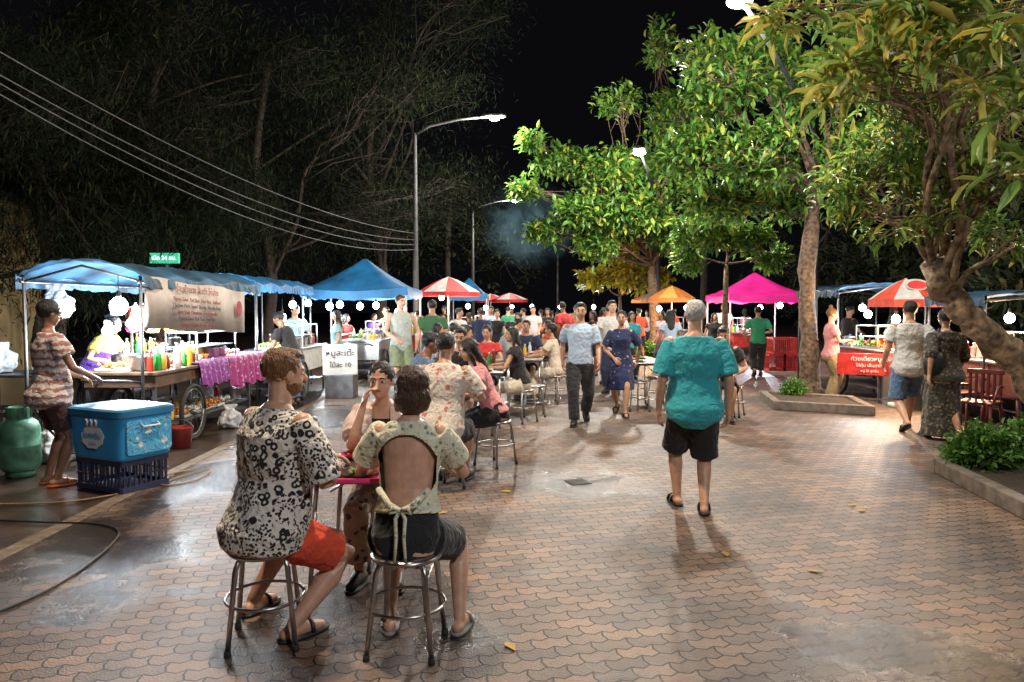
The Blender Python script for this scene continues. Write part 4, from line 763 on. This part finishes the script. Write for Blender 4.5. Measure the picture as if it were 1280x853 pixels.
def cable(label,pts,mat,r=.006):
    P=[G(*p)+V((0,0,r+.003)) for p in pts]; S_=[]
    for i in range(len(P)-1):
        p0,p1,p2,p3=P[max(i-1,0)],P[i],P[i+1],P[min(i+2,len(P)-1)]
        for k in range(6): t_=k/6; S_.append(.5*((2*p1)+(p2-p0)*t_+(2*p0-5*p1+4*p2-p3)*t_*t_+(3*p1-p0-3*p2+p3)*t_**3))
    S_.append(P[-1]); o=MB().tube(S_,r,6).build('ground_cable',mat,None,True,off=P[0],loc=P[0]); tag(o,label,'cable')
cable('black cable curving over the wet road at the lower left',[(-20,775),(60,740),(120,700),(148,668),(120,657),(60,655),(-10,652)],blackp,.008)
cable('tan hose coiled beside the dark crate',[(-10,632),(90,628),(180,612),(230,596),(262,588),(250,600),(210,608),(190,600),(240,588)],pm('tan_rubber',(.30,.19,.11),.6),.007)
for px,py in [(633,803),(1008,714),(1072,640),(1060,633),(560,640),(905,690),(640,615)]:
    q=G(px,py); m=MB(); m.add([(0,0,.004),(.03,.04,.012),(.0,.11,.008),(-.03,.04,.006)],[(0,1,2,3)]); o=m.build('fallen_leaf',pm('yellow_leaf',(.4,.26,.06),.7),None,loc=q); o.rotation_euler=(0,0,R.uniform(0,6)); tag(o,'small yellow fallen leaf lying on the paving','leaf','fallen leaves on the paving')
m=MB(); q=G(722,603)
for k in range(6): m.box((-.085+k*.034,0,.004),(.016,.18,.008))
m.box((0,.09,.004),(.20,.014,.008)); m.box((0,-.09,.004),(.20,.014,.008)); o=m.build('drain_cover',pm('wet_iron',(.03,.028,.027),.35,.3),None,loc=q); o.rotation_euler=(0,0,.4); tag(o,'small dark drain grate in the wet patch at the centre','drain cover')
# ------------------------------------------------------------ trees
def leafmat(name,ramp,tr=.35,rough=.42,spec=.5):
    m,t,N,L,b=nt(name); g=N.new('ShaderNodeNewGeometry'); r=N.new('ShaderNodeValToRGB'); e=r.color_ramp.elements
    while len(e)<len(ramp): e.new(.5)
    for i,(p,c) in enumerate(ramp): e[i].position=p; e[i].color=c+(1,)
    b.inputs['Specular IOR Level'].default_value=spec
    L.new(g.outputs['Random Per Island'],r.inputs[0]); L.new(r.outputs[0],b.inputs['Base Color']); b.inputs['Roughness'].default_value=rough
    tl=N.new('ShaderNodeBsdfTranslucent'); L.new(r.outputs[0],tl.inputs[0]); mx=N.new('ShaderNodeMixShader'); mx.inputs[0].default_value=tr; L.new(b.outputs[0],mx.inputs[1]); L.new(tl.outputs[0],mx.inputs[2]); L.new(mx.outputs[0],N['Material Output'].inputs[0]); return m
PV=np.array([(0,0,0),(-.42,.33,.10),(0,.36,0),(.42,.33,.10),(-.36,.72,.05),(0,.74,-.06),(.36,.72,.05),(0,1,-.18)]); PF=[(0,2,1),(0,3,2),(1,2,5,4),(2,3,6,5),(4,5,7),(5,6,7)]
QV=np.array([(0,0,0),(.5,.45,.06),(0,1,-.08),(-.5,.45,.06)]); QF=[(0,1,2,3)]
def leafmesh(name,pos,dr,up,Ls,Ws,mat,parent,off,simple):
    pv,pf=(QV,QF) if simple else (PV,PF); n=len(pos); pos=np.array(pos)-np.array(off); dr=np.array(dr); dr/=np.linalg.norm(dr,axis=1)[:,None]+1e-9; up=np.array(up)
    sd=np.cross(dr,up); sd/=np.linalg.norm(sd,axis=1)[:,None]+1e-9; nr=np.cross(sd,dr); Ls=np.array(Ls)[:,None,None]; Ws=np.array(Ws)[:,None,None]
    v=pos[:,None,:]+sd[:,None,:]*pv[None,:,0:1]*Ws+dr[:,None,:]*pv[None,:,1:2]*Ls+nr[:,None,:]*pv[None,:,2:3]*Ls
    k=len(pv); fl=np.concatenate([np.array(f) for f in pf]); lp=(np.arange(n)[:,None]*k+fl[None,:]).ravel(); sz=np.array([len(f) for f in pf]); st=np.concatenate([[0],np.cumsum(sz)[:-1]]); ls=(np.arange(n)[:,None]*len(fl)+st[None,:]).ravel()
    me=bpy.data.meshes.new(name); me.vertices.add(n*k); me.vertices.foreach_set('co',v.ravel()); me.loops.add(len(lp)); me.loops.foreach_set('vertex_index',lp); me.polygons.add(len(ls)); me.polygons.foreach_set('loop_start',ls); me.polygons.foreach_set('loop_total',np.tile(sz,n)); me.update(calc_edges=True); me.validate(); me.materials.append(mat)
    o=bpy.data.objects.new(name,me); COL.objects.link(o); o.parent=parent; return o
def rv(r,s=1): return V((r.gauss(0,s),r.gauss(0,s),r.gauss(0,s)))
def tree(label,trunk,trad,blobs,lmat,bark,seed,L=.2,Wd=.08,ros=9,simple=False,droop=0,name='tree',spread=.12,sub=2,cat='tree',tw=.004,lf=.55,gn_=.06):
    r=random.Random(seed); base=V(trunk[0]); t=thing(name,label,cat,base); tk=MB(); pts=[V(p) for p in trunk]; fine=[];rr=[]
    for i in range(len(pts)-1):
        p0,p1,p2,p3=pts[max(i-1,0)],pts[i],pts[i+1],pts[min(i+2,len(pts)-1)]
        for k in range(5): q=k/5; fine.append(.5*((2*p1)+(p2-p0)*q+(2*p0-5*p1+4*p2-p3)*q*q+(3*p1-p0-3*p2+p3)*q**3)+rv(r,trad*gn_)); rr.append(trad*(1-.45*(i+q)/(len(pts)-1))*r.uniform(.88,1.14)*(1.35 if i+q<.05 else 1))
    fine.append(pts[-1]); rr.append(trad*.5); tk.tube([p-base for p in fine],rr,14)
    P=[];D=[];U=[];LL=[];WW=[]
    for (c,rad,nt_,f0) in blobs:
        c=V(c); rad=V(rad) if hasattr(rad,'__len__') else V((rad,rad,rad)); i0=min(int(f0*(len(fine)-1)),len(fine)-1); s=fine[i0]; mid=(s+c)/2+V((r.gauss(0,.14),r.gauss(0,.14),.12))*(c-s).length*.7; jit=.035*(c-s).length
        limb=[s,lerp(s,mid,.5)+rv(r,jit),mid,lerp(mid,c,.5)+rv(r,jit),c]; lr=rr[i0]*lf; lrs=[lr,lr*.8,lr*.62,lr*.45,lr*.28]
        fl_=[];fr_=[]
        for i in range(4):
            for k in range(4): q=k/4; p0,p1,p2,p3=limb[max(i-1,0)],limb[i],limb[i+1],limb[min(i+2,4)]; fl_.append(.5*((2*p1)+(p2-p0)*q+(2*p0-5*p1+4*p2-p3)*q*q+(3*p1-p0-3*p2+p3)*q**3)+rv(r,lr*.12)); fr_.append(lerp(lrs[i],lrs[i+1],q)*r.uniform(.88,1.15))
        tk.tube([p-base for p in fl_]+[c-base],fr_+[lrs[4]],8)
        for k in range(sub*4):
            q=r.uniform(.35,.95)*4; i=int(q); st=lerp(limb[i],limb[min(i+1,4)],q-i); d=rv(r).normalized(); e=c+V((d.x*rad.x,d.y*rad.y,d.z*rad.z))*r.uniform(.5,.8); m2=lerp(st,e,.5)+rv(r,.08*(e-st).length)
            tk.tube([st-base,lerp(st,m2,.5)+rv(r,.03*(e-st).length)-base,m2-base,e-base],[lr*.30,lr*.25,lr*.2,lr*.1],6)
            for j in range(max(1,nt_//(sub*4))):
                d=rv(r).normalized(); f=r.uniform(.15,1)**.45; tip=c+V((d.x*rad.x,d.y*rad.y,d.z*rad.z))*f
                tip=lerp(tip,e,.35); src=lerp(m2,e,r.uniform(0,1)); 
                if j%2==0 or not simple: tk.tube([src-base,lerp(src,tip,.5)+rv(r,.03)-base,tip-base],[lr*.09+tw,lr*.06+tw,tw],4)
                ax=(tip-src).normalized() if (tip-src).length>.01 else V((0,0,1))
                for q2 in range(ros):
                    dd=(ax*.5+rv(r,.75)+V((0,0,.15-droop))).normalized(); pos=tip+rv(r,spread*.55)
                    P.append(pos);D.append(dd);U.append((r.gauss(0,.35),r.gauss(0,.35),1)); l=L*r.uniform(.6,1.15); LL.append(l); WW.append(Wd*l/L*r.uniform(.8,1.15))
    tk.build('trunk',bark,t,True); leafmesh('crown',P,D,U,LL,WW,lmat,t,base,simple); return t
bark=pm('grey_brown_bark',(.18,.12,.08),.9,var=.75,scale=16,bump=1.0); barkw=pm('mottled_bark',(.28,.19,.11),.9,var=.8,scale=13,bump=1.0); barkd=pm('dark_bark',(.04,.033,.027),.95,var=.5,scale=10,bump=.6)
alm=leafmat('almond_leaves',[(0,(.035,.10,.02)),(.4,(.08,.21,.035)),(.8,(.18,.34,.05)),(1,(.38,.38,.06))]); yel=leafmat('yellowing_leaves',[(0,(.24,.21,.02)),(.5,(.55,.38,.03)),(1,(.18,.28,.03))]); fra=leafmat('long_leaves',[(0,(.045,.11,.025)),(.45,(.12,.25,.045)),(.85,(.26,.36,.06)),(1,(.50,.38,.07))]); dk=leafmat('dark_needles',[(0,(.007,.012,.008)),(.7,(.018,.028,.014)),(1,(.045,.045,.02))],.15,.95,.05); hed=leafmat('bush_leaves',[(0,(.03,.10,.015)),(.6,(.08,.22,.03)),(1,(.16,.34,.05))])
q=G(1015,497)
tree('almond tree with straight trunk growing from the square planter',[(q.x,q.y,0),W(1010,400,q.y),W(1012,300,q.y),W(1020,235,q.y)],.18,
 [(W(950,190,12),(.9,.9,.7),88,.95),(W(905,110,12.5),(.9,.9,.7),88,1),(W(1000,110,13),(1.0,1,.8),88,1),(W(870,190,12.5),(.7,.8,.6),64,.9),(W(1060,190,13),(.8,.9,.7),64,1),(W(900,255,13.5),(.9,.8,.4),72,.85),(W(950,70,13),(.9,.8,.5),64,1),(W(985,250,13),(.7,.7,.35),40,.9),(W(1050,100,13),(.8,.8,.7),64,1),(W(880,70,13.5),(.6,.6,.5),40,1)],alm,bark,2,L=.20,Wd=.085,ros=14,spread=.18)
tree('almond tree spreading over the crowd right of centre',[(W(820,400,24).x,24,0),W(818,380,24),W(815,325,24)],.20,
 [(W(790,270,22),(1.6,1.2,.8),112,1),(W(730,265,22),(1.1,1,.6),88,1),(W(700,205,22.5),(1.1,1.2,.45),80,1),(W(760,210,22),(1.5,1.2,.75),112,1),(W(830,230,23),(1.7,1.2,1.2),120,1),(W(845,150,24),(1.4,1.0,1.2),96,1),(W(775,130,23.5),(.9,1,.6),32,1),(W(825,60,25),(.8,1,1.2),32,1),(W(668,178,22),(.5,.6,.25),24,1),(W(680,290,22.5),(.7,.6,.3),40,.9),(W(655,238,22.5),(.5,.6,.25),24,1),(W(745,310,22.5),(.8,.6,.3),48,.9),(W(850,300,22.5),(1.1,.8,.6),72,.9)],alm,bark,3,L=.28,Wd=.125,ros=14,spread=.24)
tree('small tree with yellow leaves beside the orange umbrella',[(W(775,400,27).x,27,0),W(775,370,27)],.10,[(W(745,350,26.5),(1.0,.8,.55),56,1),(W(790,345,26.5),(1.2,.8,.7),64,1),(W(770,315,27),(1.1,.8,.6),56,1),(W(820,350,27),(.8,.6,.6),48,1)],yel,bark,4,L=.26,Wd=.13,ros=12)
tree('small tree behind the grey haired man near the magenta tent',[(W(905,400,17.5).x,17.5,0),W(908,330,17.5)],.09,[(W(880,290,17),(.9,.7,.55),64,1),(W(930,300,17),(.9,.7,.5),64,1),(W(965,325,17.5),(.5,.5,.35),32,1),(W(860,325,17.5),(.5,.5,.35),32,1)],alm,bark,5,L=.22,Wd=.10,ros=12)
dd_=8.2
tree('old twisted tree with thick leaning trunk at the right edge',[W(1345,560,dd_)*1,W(1290,475,dd_),W(1235,420,dd_),W(1190,372,dd_),W(1165,330,dd_)],.22,
 [(W(1130,270,7.8),(.7,.7,.4),24,1),(W(1110,190,7.8),(.7,.7,.6),48,1),(W(1200,215,7.8),(.8,.8,.6),48,.9),(W(1270,180,7.6),(.8,.8,.8),48,.75),(W(1265,300,8.2),(.5,.6,.25),12,.75),(W(1170,100,7.2),(.8,.8,.5),48,1),(W(1080,90,7.0),(.6,.6,.4),36,1),(W(1060,240,8),(.4,.5,.4),24,1),(W(1270,50,6.6),(.8,.8,.5),36,.85),(W(1090,20,6.4),(.6,.6,.3),36,1),(W(1190,10,6.2),(.7,.6,.3),36,1),(W(1215,290,8.6),(.5,.5,.25),12,.85),(W(1140,150,8.2),(.7,.7,.5),36,1),(W(1240,120,8.4),(.7,.7,.5),36,.9)],fra,barkw,6,L=.18,Wd=.05,ros=11,sub=3,lf=.34,gn_=.14)
tree('near tree reaching in from the right with large pale leaves',[(6.3,3.6,0),(6.0,4.0,1.6),(5.2,4.6,3.2)],.12,[(W(1230,40,4.7),(.5,.45,.22),18,1),(W(1120,75,4.9),(.45,.45,.16),16,1),(W(1050,115,5.1),(.22,.3,.12),8,1),(W(1260,120,4.6),(.35,.4,.22),12,1),(W(1140,10,4.9),(.6,.4,.14),20,1),(W(990,20,5.2),(.3,.3,.1),10,1),(W(1260,215,4.8),(.25,.3,.12),6,1)],leafmat('pale_long_leaves',[(0,(.14,.26,.05)),(.5,(.28,.40,.09)),(1,(.58,.46,.10))]),barkw,9,L=.26,Wd=.065,ros=7,spread=.08,sub=1,lf=.4)
for i,(px,d,rs,sc) in enumerate([(60,18,31,1.15),(190,21,32,1.1),(330,25,33,1.2),(470,29,34,1.1),(-80,15,35,1.0)]):
    x=W(px,400,d).x; H_=d*.42; bl_=[]
    rr_=random.Random(rs)
    for k in range(14):
        a=rr_.uniform(0,6.28); rad=rr_.uniform(.08,.27)*d; bl_.append(((x+rad*math.cos(a),d+rad*math.sin(a)*.5,H_*rr_.uniform(.34,1.08)),(d*.10,d*.08,d*.055),56,rr_.uniform(.3,1)))
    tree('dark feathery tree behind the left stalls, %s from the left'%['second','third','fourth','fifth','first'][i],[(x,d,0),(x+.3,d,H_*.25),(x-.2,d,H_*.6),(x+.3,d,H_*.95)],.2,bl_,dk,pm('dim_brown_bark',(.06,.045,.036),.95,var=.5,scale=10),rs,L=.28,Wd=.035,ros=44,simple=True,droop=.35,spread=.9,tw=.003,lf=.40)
for i,(px,d) in enumerate([(1010,26),(1120,22),(1240,18),(1290,13),(880,34),(560,38)]):
    x=W(px,400,d).x; rr_=random.Random(50+i); bl_=[((x+rr_.uniform(-.12,.12)*d,d+rr_.uniform(-1,1),d*rr_.uniform(.08,.34 if i!=5 else .16)),(d*.09,d*.06,d*.06),36,rr_.uniform(.6,1)) for k in range(7)]
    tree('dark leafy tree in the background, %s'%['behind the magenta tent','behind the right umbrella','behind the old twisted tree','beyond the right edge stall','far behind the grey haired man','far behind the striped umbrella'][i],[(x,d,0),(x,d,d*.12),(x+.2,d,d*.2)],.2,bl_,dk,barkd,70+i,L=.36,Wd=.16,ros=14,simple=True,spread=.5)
def bush(label,c,rad,n,L,Wd,seed):
    r=random.Random(seed); t=thing('bush',label,'bush',c); c=V(c); st=MB(); P=[];D=[];U=[];LL=[];WW=[]
    for k in range(n):
        d=rv(r).normalized(); d.z=abs(d.z)*.9+.05; tip=V((d.x*rad[0],d.y*rad[1],d.z*rad[2]))*r.uniform(.55,1.05); st.tube([(r.uniform(-.1,.1)*rad[0],r.uniform(-.1,.1)*rad[1],0),tip*.5+V((0,0,.05)),tip],[.007,.005,.003],4)
        for j in range(10):
            dd=(d*.5+rv(r,.6)).normalized(); P.append(tip+rv(r,.03));D.append(dd);U.append((r.gauss(0,.4),r.gauss(0,.4),1));LL.append(L*r.uniform(.6,1.1));WW.append(Wd*r.uniform(.7,1.1))
    st.build('stems',bark,t); leafmesh('foliage',P,D,U,LL,WW,hed,t,(0,0,0),False)
q=G(1243,606); bush('bright green leafy bush inside the right edge kerb',(q.x+.08,q.y+.30,.11),(.30,.30,.40),160,.085,.045,1); q=G(1290,600); bush('green bush cut off by the right edge of the kerb',(q.x+.30,q.y+.35,.11),(.36,.40,.44),160,.085,.045,2)
q=G(1000,502); bush('small round bush at the foot of the almond tree',(q.x-.05,q.y+.1,.11),(.22,.20,.26),110,.06,.03,3)
q=G(812,448); bush('low green bush below the yellow leaved tree',(q.x,q.y,0),(.6,.4,.5),120,.12,.06,4)
for i,(a_,b2) in enumerate([((0,55),(505,292)),((0,85),(505,300)),((0,95),(508,306)),((0,108),(515,312))]):
    A=W(a_[0]-60,a_[1]-25,9.5); B=W(522,b2[1],22); B.x=W(520,400,22).x; pts=[]
    for k in range(25): f=k/24; p=lerp(A,B,f); p.z-=4*.5*(1+.15*i)*f*(1-f); pts.append(p)
    o=MB().tube(pts,.010,5).build('overhead_wire',pm('grey_wire',(.10,.10,.105),.6),None,True,off=A,loc=A); tag(o,'%s sagging overhead wire running from the upper left to the lamp pole'%['topmost','second','third','lowest'][i],'wire')
t=thing('building','pale two storey building glowing behind the trees at the far left','building',(-14.9,17.5,0)); bw=pm('lit_wall',(.34,.25,.12),.8,var=.6,scale=1.2)
MB().box((0,0,2.1),(5,3,4.2)).build('wall',bw,t); MB().box((0,-1.9,2.2),(5.6,.8,.16)).build('awning',pm('orange_awning',(.6,.14,.03),.6,emit=.15),t); MB().box((0,0,4.3),(5.4,3.4,.2)).build('roof',dsteel,t)  # awning cloth glows weakly, its lit look put into the material
for k in range(4):
    w=MB().box((-1.8+k*1.2,-1.52,3.2),(.8,.06,1.0)).build('window',white,t); MB().box((-1.8+k*1.2,-1.56,3.2),(.70,.03,.88)).build('pane',pm('lit_pane',(.6,.5,.25),.3,emit=.5,ecol=(1,.8,.4)),w)
plight('building_light',(-13.4,15.2,2.9),60,(1,.75,.38),.3)
q=W(206,323,15.5); t=thing('lit_sign','small glowing green sign behind the nearest canopy','sign',(q.x,15.5,q.z)); MB().box((0,0,0),(.62,.08,.22)).build('panel',pm('green_glow',(.06,.4,.25),.5,emit=.55,ecol=(.08,.8,.45)),t,bev=.01); text('เปิด 24 ชม.',.12,(0,-.046,0),(math.pi/2,0,0),pm('white_glow',(1,1,1),.5,emit=1.5),t); MB().tube([(0,.08,-.1),(0,.08,-q.z)],.03,8).build('post',dsteel,t,True)
flush()
# smoke
m=MB(); sr=(2.3,1.3,2.1); m.ell((0,0,0),sr,n=24,m=14); sm=bpy.data.materials.new('glowing_smoke'); sm.use_nodes=True; N=sm.node_tree.nodes; L=sm.node_tree.links; N.remove(N['Principled BSDF'])
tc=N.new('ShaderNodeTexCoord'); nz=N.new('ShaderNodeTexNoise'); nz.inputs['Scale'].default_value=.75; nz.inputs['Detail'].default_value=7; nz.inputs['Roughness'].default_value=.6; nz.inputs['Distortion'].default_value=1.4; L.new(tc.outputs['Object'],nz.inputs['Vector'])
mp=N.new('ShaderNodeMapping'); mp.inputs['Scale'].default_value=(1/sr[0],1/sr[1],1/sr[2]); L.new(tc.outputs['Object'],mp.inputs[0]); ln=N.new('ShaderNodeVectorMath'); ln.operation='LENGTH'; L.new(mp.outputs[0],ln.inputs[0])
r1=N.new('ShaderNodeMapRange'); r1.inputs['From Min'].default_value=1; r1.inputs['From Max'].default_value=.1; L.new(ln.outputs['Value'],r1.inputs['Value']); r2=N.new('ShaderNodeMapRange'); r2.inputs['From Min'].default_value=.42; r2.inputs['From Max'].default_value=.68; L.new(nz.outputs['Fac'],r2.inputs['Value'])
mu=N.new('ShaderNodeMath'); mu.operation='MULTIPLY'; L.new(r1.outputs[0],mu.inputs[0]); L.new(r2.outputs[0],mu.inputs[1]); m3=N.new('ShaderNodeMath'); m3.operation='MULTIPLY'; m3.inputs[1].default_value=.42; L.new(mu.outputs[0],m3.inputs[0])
em=N.new('ShaderNodeEmission'); em.inputs[0].default_value=(.36,.62,.70,1); L.new(m3.outputs[0],em.inputs[1]); L.new(em.outputs[0],N['Material Output'].inputs['Volume'])  # smoke emits its pale teal light itself instead of scattering the lamps
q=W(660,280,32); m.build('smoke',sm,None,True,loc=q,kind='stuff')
w=bpy.data.worlds.new('World'); SC.world=w; w.use_nodes=True; bg=w.node_tree.nodes['Background']; bg.inputs[0].default_value=(.6,.6,.8,1); bg.inputs[1].default_value=.005
c=bpy.data.cameras.new('camera'); c.lens=F/1280*36; c.sensor_width=36; c.clip_end=600; c.clip_start=.05; o=bpy.data.objects.new('camera',c); COL.objects.link(o); o.location=(0,0,CZ); o.rotation_euler=(math.pi/2-PT,0,0); SC.camera=o
SC.view_settings.view_transform='Standard'; SC.view_settings.look='None'; SC.view_settings.exposure=0
print('total',time.time()-T0)
